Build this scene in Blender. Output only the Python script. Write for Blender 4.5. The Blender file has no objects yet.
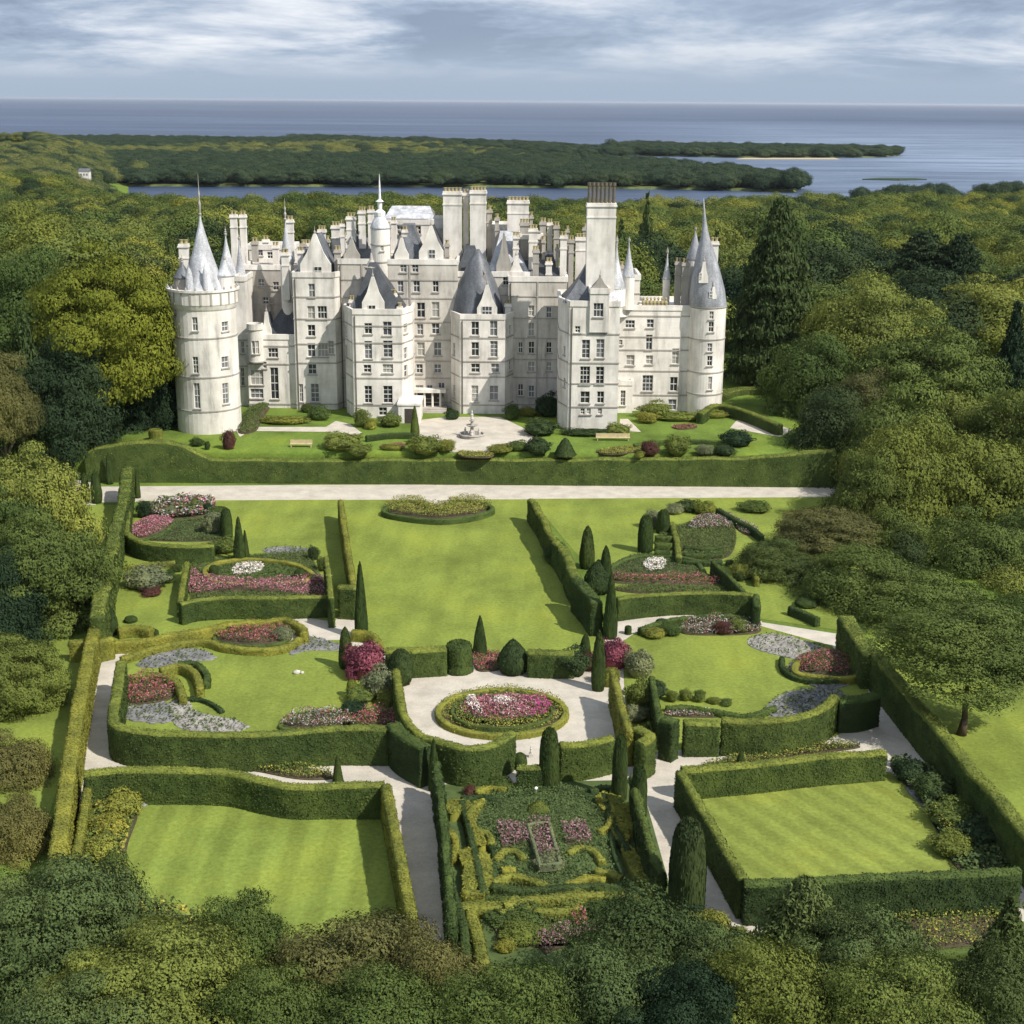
import bpy, bmesh, math, random
import numpy as np
from mathutils import Vector, Matrix, noise
R = math.radians
sc = bpy.context.scene
COL = sc.collection
# ---------------------------------------------------------------- camera
F = 1024 * 50 / 36.0
H = 48.0
HOR = 101.0
th = math.atan((512 - HOR) / F)
rho = math.atan(7.5 / 1024)
fw = Vector((0, math.cos(th), -math.sin(th)))
rt0 = Vector((1, 0, 0)); up0 = Vector((0, math.sin(th), math.cos(th)))
rt = rt0 * math.cos(rho) + up0 * math.sin(rho)
up = up0 * math.cos(rho) - rt0 * math.sin(rho)
cd = bpy.data.cameras.new('camera'); cam = bpy.data.objects.new('camera', cd); COL.objects.link(cam)
cd.lens = 50; cd.sensor_width = 36; cd.clip_end = 200000; cd.clip_start = 0.5
M4 = Matrix((rt, up, -fw)).transposed().to_4x4(); M4.translation = (0, 0, H)
cam.matrix_world = M4
sc.camera = cam
# ---------------------------------------------------------------- world and sun
SUN_EL = 46.0
SD = Vector((0.81, -0.585, 0)).normalized()
sdir = Vector((SD.x * math.cos(R(SUN_EL)), SD.y * math.cos(R(SUN_EL)), math.sin(R(SUN_EL))))
sl = bpy.data.lights.new('sun', 'SUN'); so = bpy.data.objects.new('sun', sl); COL.objects.link(so)
sl.energy = 5.0; sl.angle = R(0.5); sl.color = (1.0, 0.945, 0.86)
so.rotation_euler = sdir.to_track_quat('Z', 'Y').to_euler(); so.location = (60, -60, 120)
sc.view_settings.view_transform = 'Standard'; sc.view_settings.look = 'None'
sc.view_settings.exposure = 0.22; sc.view_settings.gamma = 1.0
w = bpy.data.worlds.new('World'); sc.world = w; w.use_nodes = True
nt = w.node_tree; nt.nodes.clear()
def N(nt, t, **k):
    n = nt.nodes.new(t)
    for a, b in k.items():
        if a.startswith('i_'):
            n.inputs[a[2:].replace('_', ' ')].default_value = b
        else: setattr(n, a, b)
    return n
def ramp(nt, stops, interp='LINEAR'):
    n = nt.nodes.new('ShaderNodeValToRGB'); cr = n.color_ramp; cr.interpolation = interp
    while len(cr.elements) < len(stops): cr.elements.new(0.5)
    for e, (p, c) in zip(cr.elements, stops):
        e.position = p; e.color = (c, c, c, 1) if isinstance(c, (int, float)) else (*c, 1)
    return n
def mixc(nt, a, b, fac, mode='MIX'):
    n = nt.nodes.new('ShaderNodeMix'); n.data_type = 'RGBA'; n.blend_type = mode; n.clamp_factor = True
    for s, v in ((n.inputs[0], fac), (n.inputs[6], a), (n.inputs[7], b)):
        if hasattr(v, 'is_linked') or isinstance(v, bpy.types.NodeSocket): nt.links.new(v, s)
        elif isinstance(v, (int, float)): s.default_value = v
        else: s.default_value = (*v, 1)
    return n.outputs[2]
def mth(nt, op, a, b=None, c=None):
    n = nt.nodes.new('ShaderNodeMath'); n.operation = op
    for i, v in enumerate((a, b, c)):
        if v is None: continue
        if isinstance(v, bpy.types.NodeSocket): nt.links.new(v, n.inputs[i])
        else: n.inputs[i].default_value = v
    return n.outputs[0]
sky = N(nt, 'ShaderNodeTexSky', sky_type='NISHITA', sun_disc=False)
sky.sun_elevation = R(SUN_EL); sky.sun_rotation = math.atan2(SD.x, SD.y); sky.air_density = 1.0; sky.dust_density = 1.0
tc = N(nt, 'ShaderNodeTexCoord'); sx = N(nt, 'ShaderNodeSeparateXYZ'); nt.links.new(tc.outputs['Generated'], sx.inputs[0])
zz = mth(nt, 'MAXIMUM', sx.outputs[2], 0.0)
den = mth(nt, 'ADD', zz, 0.15)
cx_ = mth(nt, 'DIVIDE', sx.outputs[0], den); cy_ = mth(nt, 'DIVIDE', sx.outputs[1], den)
cb = N(nt, 'ShaderNodeCombineXYZ'); nt.links.new(cx_, cb.inputs[0]); nt.links.new(cy_, cb.inputs[1])
nz = N(nt, 'ShaderNodeTexNoise', i_Scale=1.05, i_Detail=12.0, i_Roughness=0.62, i_Distortion=0.35); nt.links.new(cb.outputs[0], nz.inputs['Vector'])
mp = N(nt, 'ShaderNodeMapping'); mp.inputs['Location'].default_value = (2.4, 7.0, 0); nt.links.new(cb.outputs[0], mp.inputs[0])
nz2 = N(nt, 'ShaderNodeTexNoise', i_Scale=0.5, i_Detail=5.0, i_Roughness=0.5); nt.links.new(mp.outputs[0], nz2.inputs['Vector'])
clear = ramp(nt, [(0.0, (4.2, 5.3, 7.0)), (0.05, (4.1, 5.2, 7.1)), (0.3, (2.5, 3.6, 6.0)), (1, (1.3, 2.3, 4.6))]); nt.links.new(zz, clear.inputs[0])
sk = mixc(nt, sky.outputs[0], clear.outputs[0], 0.8)
cloudc = ramp(nt, [(0.37, (2.9, 3.6, 4.8)), (0.45, (4.0, 4.9, 6.3)), (0.52, (6.2, 6.9, 8.0)), (0.61, (9.2, 9.5, 9.9))]); nt.links.new(nz.outputs[0], cloudc.inputs[0])
fac2 = ramp(nt, [(0.38, 0.0), (0.52, 1.0)]); nt.links.new(nz2.outputs[0], fac2.inputs[0])
hf = ramp(nt, [(0.012, 0.0), (0.034, 1.0)]); nt.links.new(zz, hf.inputs[0])
topd = ramp(nt, [(0.045, (1, 1, 1)), (0.075, (0.86, 0.88, 0.92))]); nt.links.new(zz, topd.inputs[0])
cf = mth(nt, 'MULTIPLY', mth(nt, 'ADD', mth(nt, 'MULTIPLY', fac2.outputs[0], 0.35), 0.6), hf.outputs[0])
skm = mixc(nt, sk, cloudc.outputs[0], cf)
bg = N(nt, 'ShaderNodeBackground', i_Strength=0.087); nt.links.new(skm, bg.inputs[0])
wo = N(nt, 'ShaderNodeOutputWorld'); nt.links.new(bg.outputs[0], wo.inputs[0])
try: w.cycles.sampling_method = 'MANUAL'; w.cycles.sample_map_resolution = 512
except Exception: pass
sc.cycles.max_bounces = 5; sc.cycles.diffuse_bounces = 3; sc.cycles.glossy_bounces = 2
sc.cycles.transmission_bounces = 2; sc.cycles.transparent_max_bounces = 4

# ---------------------------------------------------------------- picture geometry -> places
def ray(px, py):
    return fw * F + rt * (px - 512) - up * (py - 512)
def U(px, py, z=0.0):
    d = ray(px, py); t = (z - H) / d.z
    return Vector((d.x * t, d.y * t, z))
def onY(px, py, Y):
    d = ray(px, py); t = Y / d.y
    return Vector((d.x * t, Y, H + d.z * t))
def Yof(py, z=0.0, px=512): return U(px, py, z).y
SEA = -12.0
HAZE_D = 2.0e-5
TZ = 3.9                                   # terrace level under the castle
# ---------------------------------------------------------------- materials
MATS = {}
def mat(name, rough=0.9, spec=0.2):
    m = bpy.data.materials.new(name); m.use_nodes = True; t = m.node_tree
    b = t.nodes['Principled BSDF']; b.inputs['Roughness'].default_value = rough
    b.inputs['Specular IOR Level'].default_value = spec
    MATS[name] = m
    return m, t, b
def coord(t, scale=(1, 1, 1), kind='Object'):
    c = N(t, 'ShaderNodeTexCoord'); mpp = N(t, 'ShaderNodeMapping'); mpp.inputs['Scale'].default_value = scale
    t.links.new(c.outputs[kind], mpp.inputs[0]); return mpp.outputs[0]
def noisen(t, vec, scale, detail=4, rough=0.55):
    n = N(t, 'ShaderNodeTexNoise', i_Scale=scale, i_Detail=float(detail), i_Roughness=rough); t.links.new(vec, n.inputs['Vector']); return n.outputs[0]
def bump(t, b, h, strength, dist):
    n = N(t, 'ShaderNodeBump', i_Strength=strength, i_Distance=dist); t.links.new(h, n.inputs['Height']); t.links.new(n.outputs[0], b.inputs['Normal'])
def scl(c, k): return tuple(x * k for x in c)
def leafmat(name, c, var=0.22, warm=0.0, trans=0.17, objvar=0.38, nscale=0.35):
    """leaves: colour differs leaf by leaf, clump by clump and plant by plant"""
    m, t, b = mat(name, 0.75, 0.12)
    geo = N(t, 'ShaderNodeNewGeometry'); oi = N(t, 'ShaderNodeObjectInfo')
    dark = scl(c, 1 - var); lite = (c[0] * (1 + var + warm), c[1] * (1 + var), c[2] * (1 + var * .3))
    r1 = ramp(t, [(0, dark), (1, lite)]); t.links.new(geo.outputs['Random Per Island'], r1.inputs[0])
    n = noisen(t, coord(t), nscale, 3)
    r2 = ramp(t, [(0.33, (0.68, 0.72, 0.74)), (0.68, (1.28, 1.24, 1.1))]); t.links.new(n, r2.inputs[0])
    a = mixc(t, r1.outputs[0], r2.outputs[0], 1.0, 'MULTIPLY')
    r3 = ramp(t, [(0, (1 - objvar, 1 - objvar * .7, 1 - objvar * .5)), (0.55, (1, 1, 1)), (1, (1 + objvar * 1.3, 1 + objvar * .75, 1))]); t.links.new(oi.outputs['Random'], r3.inputs[0])
    a = mixc(t, a, r3.outputs[0], 1.0, 'MULTIPLY')
    t.links.new(a, b.inputs['Base Color'])
    if trans > 0:
        tr = N(t, 'ShaderNodeBsdfTranslucent'); t.links.new(a, tr.inputs[0])
        mx = N(t, 'ShaderNodeMixShader'); mx.inputs[0].default_value = trans
        t.links.new(b.outputs[0], mx.inputs[1]); t.links.new(tr.outputs[0], mx.inputs[2])
        t.links.new(mx.outputs[0], t.nodes['Material Output'].inputs[0])
    return m
LEAF_GREEN = leafmat('leaf_green', (0.105, 0.145, 0.038), warm=.1)
LEAF_LIGHT = leafmat('leaf_light', (0.165, 0.205, 0.05), warm=.15)
LEAF_YELLOW = leafmat('leaf_yellow', (0.125, 0.155, 0.022), objvar=.02, warm=.15, nscale=.2)
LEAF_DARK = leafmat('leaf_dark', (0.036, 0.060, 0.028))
LEAF_CONIFER = leafmat('leaf_conifer', (0.066, 0.096, 0.034), objvar=.15)
LEAF_BROWN = leafmat('leaf_brown', (0.115, 0.122, 0.046), warm=.1, objvar=.12)
LEAF_SPRUCE = leafmat('leaf_spruce', (0.10, 0.138, 0.050), objvar=.1)
LEAF_FAR = leafmat('leaf_far', (0.052, 0.082, 0.05), objvar=.2)  # dark conifers; haze and cloud shadow also put into the colour
LEAF_FIELD = leafmat('leaf_field', (0.17, 0.19, 0.07), objvar=.3)
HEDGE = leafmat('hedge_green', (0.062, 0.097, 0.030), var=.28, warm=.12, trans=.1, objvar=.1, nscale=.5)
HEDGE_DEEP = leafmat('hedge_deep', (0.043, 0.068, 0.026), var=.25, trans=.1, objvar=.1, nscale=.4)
HEDGE_TOP = leafmat('hedge_top_pale', (0.15, 0.178, 0.042), var=.25, trans=.1, objvar=.1, nscale=.6)
HEDGE_YELLOW = leafmat('hedge_yellow', (0.172, 0.19, 0.042), var=.25, warm=.1, trans=.1, objvar=.12, nscale=.5)
TOPIARY = leafmat('topiary_dark', (0.045, 0.07, 0.022), var=.3, trans=.05, objvar=.15, nscale=.8)
BUSH_GREY = leafmat('bush_grey', (0.17, 0.19, 0.11), objvar=.1)
BUSH_RED = leafmat('bush_red', (0.10, 0.045, 0.04), objvar=.1)
BUSH_MAGENTA = leafmat('bush_magenta', (0.19, 0.055, 0.10), var=.5, objvar=.05, trans=.1)
def flowermat(name, stops):
    m, t, b = mat(name, 0.8, 0.1)
    geo = N(t, 'ShaderNodeNewGeometry'); r = ramp(t, stops, 'CONSTANT'); t.links.new(geo.outputs['Random Per Island'], r.inputs[0])
    n = noisen(t, coord(t), 1.2, 3); r2 = ramp(t, [(.35, .75), (.65, 1.15)]); t.links.new(n, r2.inputs[0])
    t.links.new(mixc(t, r.outputs[0], r2.outputs[0], 1.0, 'MULTIPLY'), b.inputs['Base Color']); return m
G1 = (0.10, 0.14, 0.03); G2 = (0.06, 0.09, 0.025)
FL_PINK = flowermat('flowers_pink', [(0, G2), (.2, (0.36, .10, .15)), (.45, (.44, .18, .23)), (.68, (.27, .06, .10)), (.86, (.5, .33, .36))])
FL_ROSE = flowermat('flowers_rose', [(0, G2), (.3, G1), (.5, (0.36, .07, .10)), (.68, (.42, .17, .2)), (.86, (.25, .05, .06))])
FL_MAGENTA = flowermat('flowers_magenta', [(0, G2), (.2, (.45, .06, .2)), (.6, (.35, .05, .17)), (.85, (.55, .2, .35))])
FL_MAUVE = flowermat('flowers_mauve', [(0, G2), (.25, (.24, .12, .15)), (.55, (.33, .2, .22)), (.8, (.18, .08, .09))])
FL_WHITE = flowermat('flowers_white', [(0, G1), (.15, (.8, .76, .7)), (.7, (.7, .62, .55)), (.9, (.65, .4, .42))])
FL_YELLOW = flowermat('flowers_yellow', [(0, G1), (.3, (.2, .2, .05)), (.6, (.33, .30, .06)), (.9, (.16, .18, .045))])
FL_GOLD = flowermat('flowers_gold', [(0, G2), (.3, G1), (.6, (.2, .2, .045)), (.85, (.36, .31, .06))])
FL_LAV = flowermat('flowers_mixed', [(0, G2), (.4, (.16, .17, .09)), (.6, (.35, .3, .32)), (.75, (.5, .45, .45)), (.87, (.4, .1, .14))])
FL_GREEN = flowermat('ground_cover', [(0, G2), (.4, (.09, .125, .035)), (.8, (.12, .16, .045))])
FL_DARK = flowermat('ground_cover_dark', [(0, (.055, .085, .03)), (.4, (.078, .112, .038)), (.8, (.105, .145, .048))])
def grass(name, c, stripe=0.0, sdir=0.0, swidth=2.2, pat=.17):
    m, t, b = mat(name, 0.95, 0.1)
    v = coord(t); n1 = noisen(t, v, 0.12, 5, .6); n2 = noisen(t, v, 3.0, 4, .7); n3 = noisen(t, coord(t, (1, .25, 1)), .5, 3)
    r1 = ramp(t, [(.3, scl(c, 1 - pat * 1.6)), (.5, c), (.72, (c[0] * (1 + pat * 1.6), c[1] * (1 + pat), c[2]))]); t.links.new(n1, r1.inputs[0])
    r2 = ramp(t, [(.3, .78), (.7, 1.2)]); t.links.new(n2, r2.inputs[0])
    a = mixc(t, r1.outputs[0], r2.outputs[0], 1.0, 'MULTIPLY')
    r3 = ramp(t, [(.4, .93), (.62, 1.07)]); t.links.new(n3, r3.inputs[0]); a = mixc(t, a, r3.outputs[0], 1.0, 'MULTIPLY')
    if stripe:
        c0 = N(t, 'ShaderNodeTexCoord'); mpp = N(t, 'ShaderNodeMapping'); mpp.inputs['Rotation'].default_value = (0, 0, sdir); t.links.new(c0.outputs['Object'], mpp.inputs[0])
        wv = N(t, 'ShaderNodeTexWave', i_Scale=math.pi / swidth / 10, i_Distortion=.35, i_Detail=1.0); wv.inputs['Detail Scale'].default_value = .15; t.links.new(mpp.outputs[0], wv.inputs[0])
        r4 = ramp(t, [(.25, 1 - stripe), (.75, 1 + stripe)]); t.links.new(wv.outputs[1], r4.inputs[0]); a = mixc(t, a, r4.outputs[0], 1.0, 'MULTIPLY')
    t.links.new(a, b.inputs['Base Color']); bump(t, b, n2, .5, .05); return m
LAWN = grass('lawn_grass', (0.176, 0.222, 0.042), .028, .05, 3.4)
LAWN_V = grass('lawn_striped', (0.168, 0.216, 0.042), .09, 0.0, 2.4)
LAWN_D = grass('lawn_striped_diagonal', (0.178, 0.216, 0.044), .09, -.55, 1.9)
GROUND = grass('rough_grass', (0.12, 0.18, 0.032), pat=.25)
BANKM = grass('bank_grass', (0.075, 0.115, 0.028), pat=.2)
def gravelm(name, c, c2, sc_=6):
    m, t, b = mat(name, 0.95, 0.1); v = coord(t)
    n = noisen(t, v, .5, 6, .65); n2 = noisen(t, v, sc_, 3, .8)
    r = ramp(t, [(.3, c2), (.62, c)]); t.links.new(n, r.inputs[0]); r2 = ramp(t, [(.3, .85), (.7, 1.1)]); t.links.new(n2, r2.inputs[0])
    t.links.new(mixc(t, r.outputs[0], r2.outputs[0], 1.0, 'MULTIPLY'), b.inputs['Base Color']); bump(t, b, n2, .4, .03); return m
GRAVEL = gravelm('pale_gravel', (0.53, 0.485, 0.41), (0.39, 0.355, 0.30))
SLATE_BED = gravelm('grey_scree', (0.24, 0.235, 0.235), (0.10, 0.10, 0.11), 2.5)
SOIL = gravelm('soil', (0.10, 0.08, 0.05), (0.05, 0.045, 0.025))
SCREE_PALE = gravelm('pale_scree', (0.33, 0.31, 0.285), (0.19, 0.18, 0.17), 2.5)
ROCK = gravelm('rock', (0.30, 0.28, 0.25), (0.16, 0.15, 0.14), 3)
def stonem(name, c, dirt=.5):
    m, t, b = mat(name, 0.85, 0.25)
    v = coord(t); n1 = noisen(t, coord(t, (1, 1, .18)), .7, 6, .65); n2 = noisen(t, v, .22, 4, .6); n3 = noisen(t, v, 5.0, 3, .7)
    br = N(t, 'ShaderNodeTexBrick', i_Scale=1.0); br.inputs['Color1'].default_value = (1, 1, 1, 1); br.inputs['Color2'].default_value = (.93, .93, .92, 1); br.inputs['Mortar'].default_value = (.93, .925, .91, 1)
    br.inputs['Mortar Size'].default_value = .02; br.inputs['Brick Width'].default_value = .9; br.inputs['Row Height'].default_value = .45
    g = N(t, 'ShaderNodeNewGeometry'); sx = N(t, 'ShaderNodeSeparateXYZ'); c0 = N(t, 'ShaderNodeTexCoord'); t.links.new(c0.outputs['Object'], sx.inputs[0])
    cbb = N(t, 'ShaderNodeCombineXYZ'); t.links.new(mth(t, 'ADD', sx.outputs[0], sx.outputs[1]), cbb.inputs[0]); t.links.new(sx.outputs[2], cbb.inputs[1]); t.links.new(cbb.outputs[0], br.inputs[0])
    r1 = ramp(t, [(.30, scl(c, 1 - dirt * .8)), (.43, scl(c, .84)), (.58, c)]); t.links.new(n1, r1.inputs[0])
    r2 = ramp(t, [(.36, (.79, .785, .775)), (.6, (1, 1, 1))]); t.links.new(n2, r2.inputs[0])
    a = mixc(t, r1.outputs[0], r2.outputs[0], 1.0, 'MULTIPLY'); a = mixc(t, a, br.outputs[0], .8, 'MULTIPLY')
    t.links.new(a, b.inputs['Base Color']); bump(t, b, n3, .25, .04); return m
STONE = stonem('white_stone', (0.83, 0.79, 0.73), .58)
STONE_OLD = stonem('weathered_stone', (0.44, 0.41, 0.37), .7)
STONE_GREY = stonem('greyed_stone', (0.64, 0.60, 0.54), .7)
STONE_TRIM = stonem('stone_trim', (0.44, 0.41, 0.37), .55)
def slatem(name, c):
    m, t, b = mat(name, 0.5, 0.4); v = coord(t); n1 = noisen(t, coord(t, (1, 1, .3)), .8, 6, .65); n2 = noisen(t, coord(t, (3, 3, 6)), 1.4, 2)
    r = ramp(t, [(.3, scl(c, .55)), (.52, c), (.7, scl(c, 1.5))]); t.links.new(n1, r.inputs[0]); r2 = ramp(t, [(.35, .8), (.65, 1.15)]); t.links.new(n2, r2.inputs[0])
    t.links.new(mixc(t, r.outputs[0], r2.outputs[0], 1.0, 'MULTIPLY'), b.inputs['Base Color']); bump(t, b, n2, .4, .05); return m
SLATE = slatem('slate_roof', (0.115, 0.124, 0.138)); SLATE_PALE = slatem('pale_lead_roof', (0.46, 0.47, 0.49)); SLATE_BLUE = slatem('blue_grey_slate_roof', (0.27, 0.28, 0.30)); SLATE_DARK = slatem('dark_slate_roof', (0.052, 0.058, 0.066))
def flat(name, c, rough=.6, spec=.3, metal=0):
    m, t, b = mat(name, rough, spec); n = noisen(t, coord(t), 2.0, 4); r = ramp(t, [(.3, scl(c, .8)), (.7, scl(c, 1.1))]); t.links.new(n, r.inputs[0]); t.links.new(r.outputs[0], b.inputs['Base Color']); b.inputs['Metallic'].default_value = metal; return m
GLASS = flat('window_glass', (0.085, 0.09, 0.105), .12, .6)
_t = GLASS.node_tree; _oi = N(_t, 'ShaderNodeObjectInfo'); _r = ramp(_t, [(0, (.03, .033, .04)), (.35, (.07, .075, .09)), (.62, (.16, .165, .18)), (.82, (.34, .33, .30))], 'CONSTANT'); _t.links.new(_oi.outputs['Random'], _r.inputs[0]); _t.links.new(_r.outputs[0], _t.nodes['Principled BSDF'].inputs['Base Color']); FRAME = flat('white_frame', (.7, .68, .63))
LICHEN = flat('ochre_pot', (0.36, 0.31, 0.17), .9, .1); POT_DARK = flat('dark_pot', (0.13, 0.115, 0.09), .9, .1); GOLD = flat('gilt', (.55, .38, .12), .4, .5); WHITEP = flat('white_paint', (.8, .8, .78))
BARK = flat('bark', (0.10, 0.075, 0.05), .95, .1); DOORM = flat('dark_door', (.06, .05, .045)); STATUE = flat('statue_stone', (.55, .52, .46), .9, .1); WOOD = flat('bench_wood', (.5, .42, .25), .8, .1)
ms, t, b = mat('sea_water', .42, .35)
v = coord(t, (1, 3.5, 1)); n1 = noisen(t, v, .02, 6, .6); n2 = noisen(t, coord(t, (1, 5, 1)), .0011, 6, .6); n3 = noisen(t, coord(t, (1, 4, 1)), .0001, 5, .55)
r = ramp(t, [(.34, (.016, .032, .07)), (.50, (.035, .06, .115)), (.70, (.11, .155, .235))]); t.links.new(mth(t, 'MULTIPLY', mth(t, 'ADD', n2, n3), .5), r.inputs[0])
# glare painted into the sea colour at near right, broken into long bands
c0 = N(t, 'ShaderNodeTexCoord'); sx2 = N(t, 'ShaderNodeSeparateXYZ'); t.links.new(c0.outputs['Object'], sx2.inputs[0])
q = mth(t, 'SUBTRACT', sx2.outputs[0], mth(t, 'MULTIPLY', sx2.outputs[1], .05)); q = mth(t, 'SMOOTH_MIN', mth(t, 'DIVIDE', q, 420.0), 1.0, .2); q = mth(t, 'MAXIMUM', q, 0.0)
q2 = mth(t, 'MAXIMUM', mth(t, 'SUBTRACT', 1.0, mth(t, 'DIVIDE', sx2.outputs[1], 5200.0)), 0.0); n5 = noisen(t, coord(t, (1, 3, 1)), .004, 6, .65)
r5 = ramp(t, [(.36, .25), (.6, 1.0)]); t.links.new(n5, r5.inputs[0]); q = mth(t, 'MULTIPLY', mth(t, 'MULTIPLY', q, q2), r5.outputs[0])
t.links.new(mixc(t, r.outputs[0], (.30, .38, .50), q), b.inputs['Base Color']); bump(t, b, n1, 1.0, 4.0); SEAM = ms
LANDM = grass('far_field', (0.10, 0.125, 0.045), pat=.35)
SAND = flat('sand', (.45, .38, .24), .95, .1)

# ---------------------------------------------------------------- mesh helpers
class MB:
    def __init__(s): s.v = []; s.f = []; s.m = []; s.mats = []; s.mi = 0
    def use(s, m):
        if m not in s.mats: s.mats.append(m)
        s.mi = s.mats.index(m); return s
    def add(s, vs, fs):
        o = len(s.v); s.v += [tuple(x) for x in vs]; s.f += [tuple(i + o for i in f) for f in fs]; s.m += [s.mi] * len(fs)
    def box(s, x0, x1, y0, y1, z0, z1):
        s.add([(x0, y0, z0), (x1, y0, z0), (x1, y1, z0), (x0, y1, z0), (x0, y0, z1), (x1, y0, z1), (x1, y1, z1), (x0, y1, z1)],
              [(0, 3, 2, 1), (4, 5, 6, 7), (0, 1, 5, 4), (1, 2, 6, 5), (2, 3, 7, 6), (3, 0, 4, 7)])
    def prism(s, poly, z0, z1, cap=True, s1=1.0):
        n = len(poly); cx = sum(p[0] for p in poly) / n; cy = sum(p[1] for p in poly) / n
        vs = [(p[0], p[1], z0) for p in poly] + [(cx + (p[0] - cx) * s1, cy + (p[1] - cy) * s1, z1) for p in poly]
        fs = [(i, (i + 1) % n, n + (i + 1) % n, n + i) for i in range(n)]
        if cap: fs += [tuple(range(n, 2 * n)), tuple(range(n - 1, -1, -1))]
        s.add(vs, fs)
    def loft(s, poly, prof, cx=None, cy=None):
        """prof: (z, scale about cx,cy); last scale 0 makes a tip"""
        n = len(poly)
        if cx is None: cx = sum(p[0] for p in poly) / n; cy = sum(p[1] for p in poly) / n
        vs = []
        for z, k in prof: vs += [(cx + (p[0] - cx) * k, cy + (p[1] - cy) * k, z) for p in poly]
        fs = []
        for j in range(len(prof) - 1):
            for i in range(n): fs.append((j * n + i, j * n + (i + 1) % n, (j + 1) * n + (i + 1) % n, (j + 1) * n + i))
        fs.append(tuple((len(prof) - 1) * n + i for i in range(n))); fs.append(tuple(range(n - 1, -1, -1)))
        s.add(vs, fs)
    def lathe(s, cx, cy, prof, n=24):
        vs = []
        for rr, z in prof: vs += [(cx + rr * math.cos(2 * math.pi * i / n), cy + rr * math.sin(2 * math.pi * i / n), z) for i in range(n)]
        fs = []
        for j in range(len(prof) - 1):
            for i in range(n): fs.append((j * n + i, j * n + (i + 1) % n, (j + 1) * n + (i + 1) % n, (j + 1) * n + i))
        fs.append(tuple(range(n - 1, -1, -1))); fs.append(tuple((len(prof) - 1) * n + i for i in range(n)))
        s.add(vs, fs)
    def tube(s, p0, p1, r0, r1, n=8):
        p0 = Vector(p0); p1 = Vector(p1); d = (p1 - p0).normalized(); a = d.orthogonal().normalized(); c = d.cross(a)
        vs = []
        for p, r_ in ((p0, r0), (p1, r1)):
            vs += [p + (a * math.cos(2 * math.pi * i / n) + c * math.sin(2 * math.pi * i / n)) * r_ for i in range(n)]
        s.add(vs, [(i, (i + 1) % n, n + (i + 1) % n, n + i) for i in range(n)] + [tuple(range(n - 1, -1, -1)), tuple(range(n, 2 * n))])
    def mesh(s, name, m=None, smooth=False):
        me = bpy.data.meshes.new(name); me.from_pydata(s.v, [], s.f)
        if m: me.materials.append(m)
        else:
            for x in s.mats: me.materials.append(x)
            me.polygons.foreach_set('material_index', s.m)
        if smooth: me.polygons.foreach_set('use_smooth', [True] * len(me.polygons))
        me.update(); return me
    def build(s, name, m=None, parent=None, smooth=False, loc=None):
        o = bpy.data.objects.new(name, s.mesh(name, m, smooth)); COL.objects.link(o)
        if parent is not None: o.parent = parent
        if loc: o.location = loc
        return o
def tag(o, label=None, cat=None, group=None, kind=None):
    if label: o['label'] = label
    if cat: o['category'] = cat
    if group: o['group'] = group
    if kind: o['kind'] = kind
    return o
def empty(name, loc, label, cat, group=None, rz=0):
    o = bpy.data.objects.new(name, None); COL.objects.link(o); o.location = loc; o.rotation_euler.z = rz; o.empty_display_size = .5
    return tag(o, label, cat, group)
def sheet(name, poly, z, m, label=None, cat=None, kind='structure', thick=0):
    mb = MB()
    if thick: mb.prism([(p[0], p[1]) for p in poly], z - thick, z)
    else: mb.add([(p[0], p[1], z) for p in poly], [tuple(range(len(poly)))])
    o = mb.build(name, m)
    if not thick:
        if o.data.polygons[0].normal.z < 0: o.data.flip_normals()
    return tag(o, label, cat, kind=kind)
def smooth_line(pts, closed=False, n=6):
    P = [Vector(p) for p in pts]; out = []; L = len(P)
    rng = range(L if closed else L - 1)
    for i in rng:
        a = P[(i - 1) % L] if closed or i > 0 else P[0] * 2 - P[1]
        b_ = P[i]; c = P[(i + 1) % L]; d = P[(i + 2) % L] if closed or i + 2 < L else P[-1] * 2 - P[-2]
        for k in range(n):
            t_ = k / n
            out.append(0.5 * ((2 * b_) + (-a + c) * t_ + (2 * a - 5 * b_ + 4 * c - d) * t_ ** 2 + (-a + 3 * b_ - 3 * c + d) * t_ ** 3))
    if not closed: out.append(P[-1])
    return out
def gp(pts, z=0.0, sm=False, n=6):
    P = [U(x, y, z) for x, y in pts]
    return smooth_line(P, True, n) if sm else P

def np_mesh(name, V, Fq, m, smooth=False):
    """quads only, numpy"""
    me = bpy.data.meshes.new(name); me.vertices.add(len(V)); me.vertices.foreach_set('co', np.asarray(V, dtype=np.float32).ravel())
    nf = len(Fq); me.loops.add(nf * 4); me.loops.foreach_set('vertex_index', np.asarray(Fq, dtype=np.int32).ravel())
    me.polygons.add(nf); me.polygons.foreach_set('loop_start', np.arange(0, nf * 4, 4, dtype=np.int32))
    if smooth: me.polygons.foreach_set('use_smooth', np.ones(nf, dtype=bool))
    me.materials.append(m); me.update(calc_edges=True); me.validate(); return me
def cards(P, Nn, size, rng, jit=.6, aspect=1.5):
    n = len(P)
    nn = Nn + rng.normal(0, jit, (n, 3)); nn /= np.linalg.norm(nn, axis=1)[:, None] + 1e-9
    a = np.cross(nn, rng.normal(0, 1, (n, 3))); a /= np.linalg.norm(a, axis=1)[:, None] + 1e-9
    b_ = np.cross(nn, a); s_ = (size * rng.uniform(.6, 1.35, n))[:, None] * .5
    V = np.stack([P - a * s_ * aspect, P - b_ * s_ * .8 + nn * s_ * .15, P + a * s_ * aspect, P + b_ * s_ * .8 + nn * s_ * .15], 1).reshape(-1, 3)
    return V, np.arange(4 * n).reshape(-1, 4)
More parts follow.
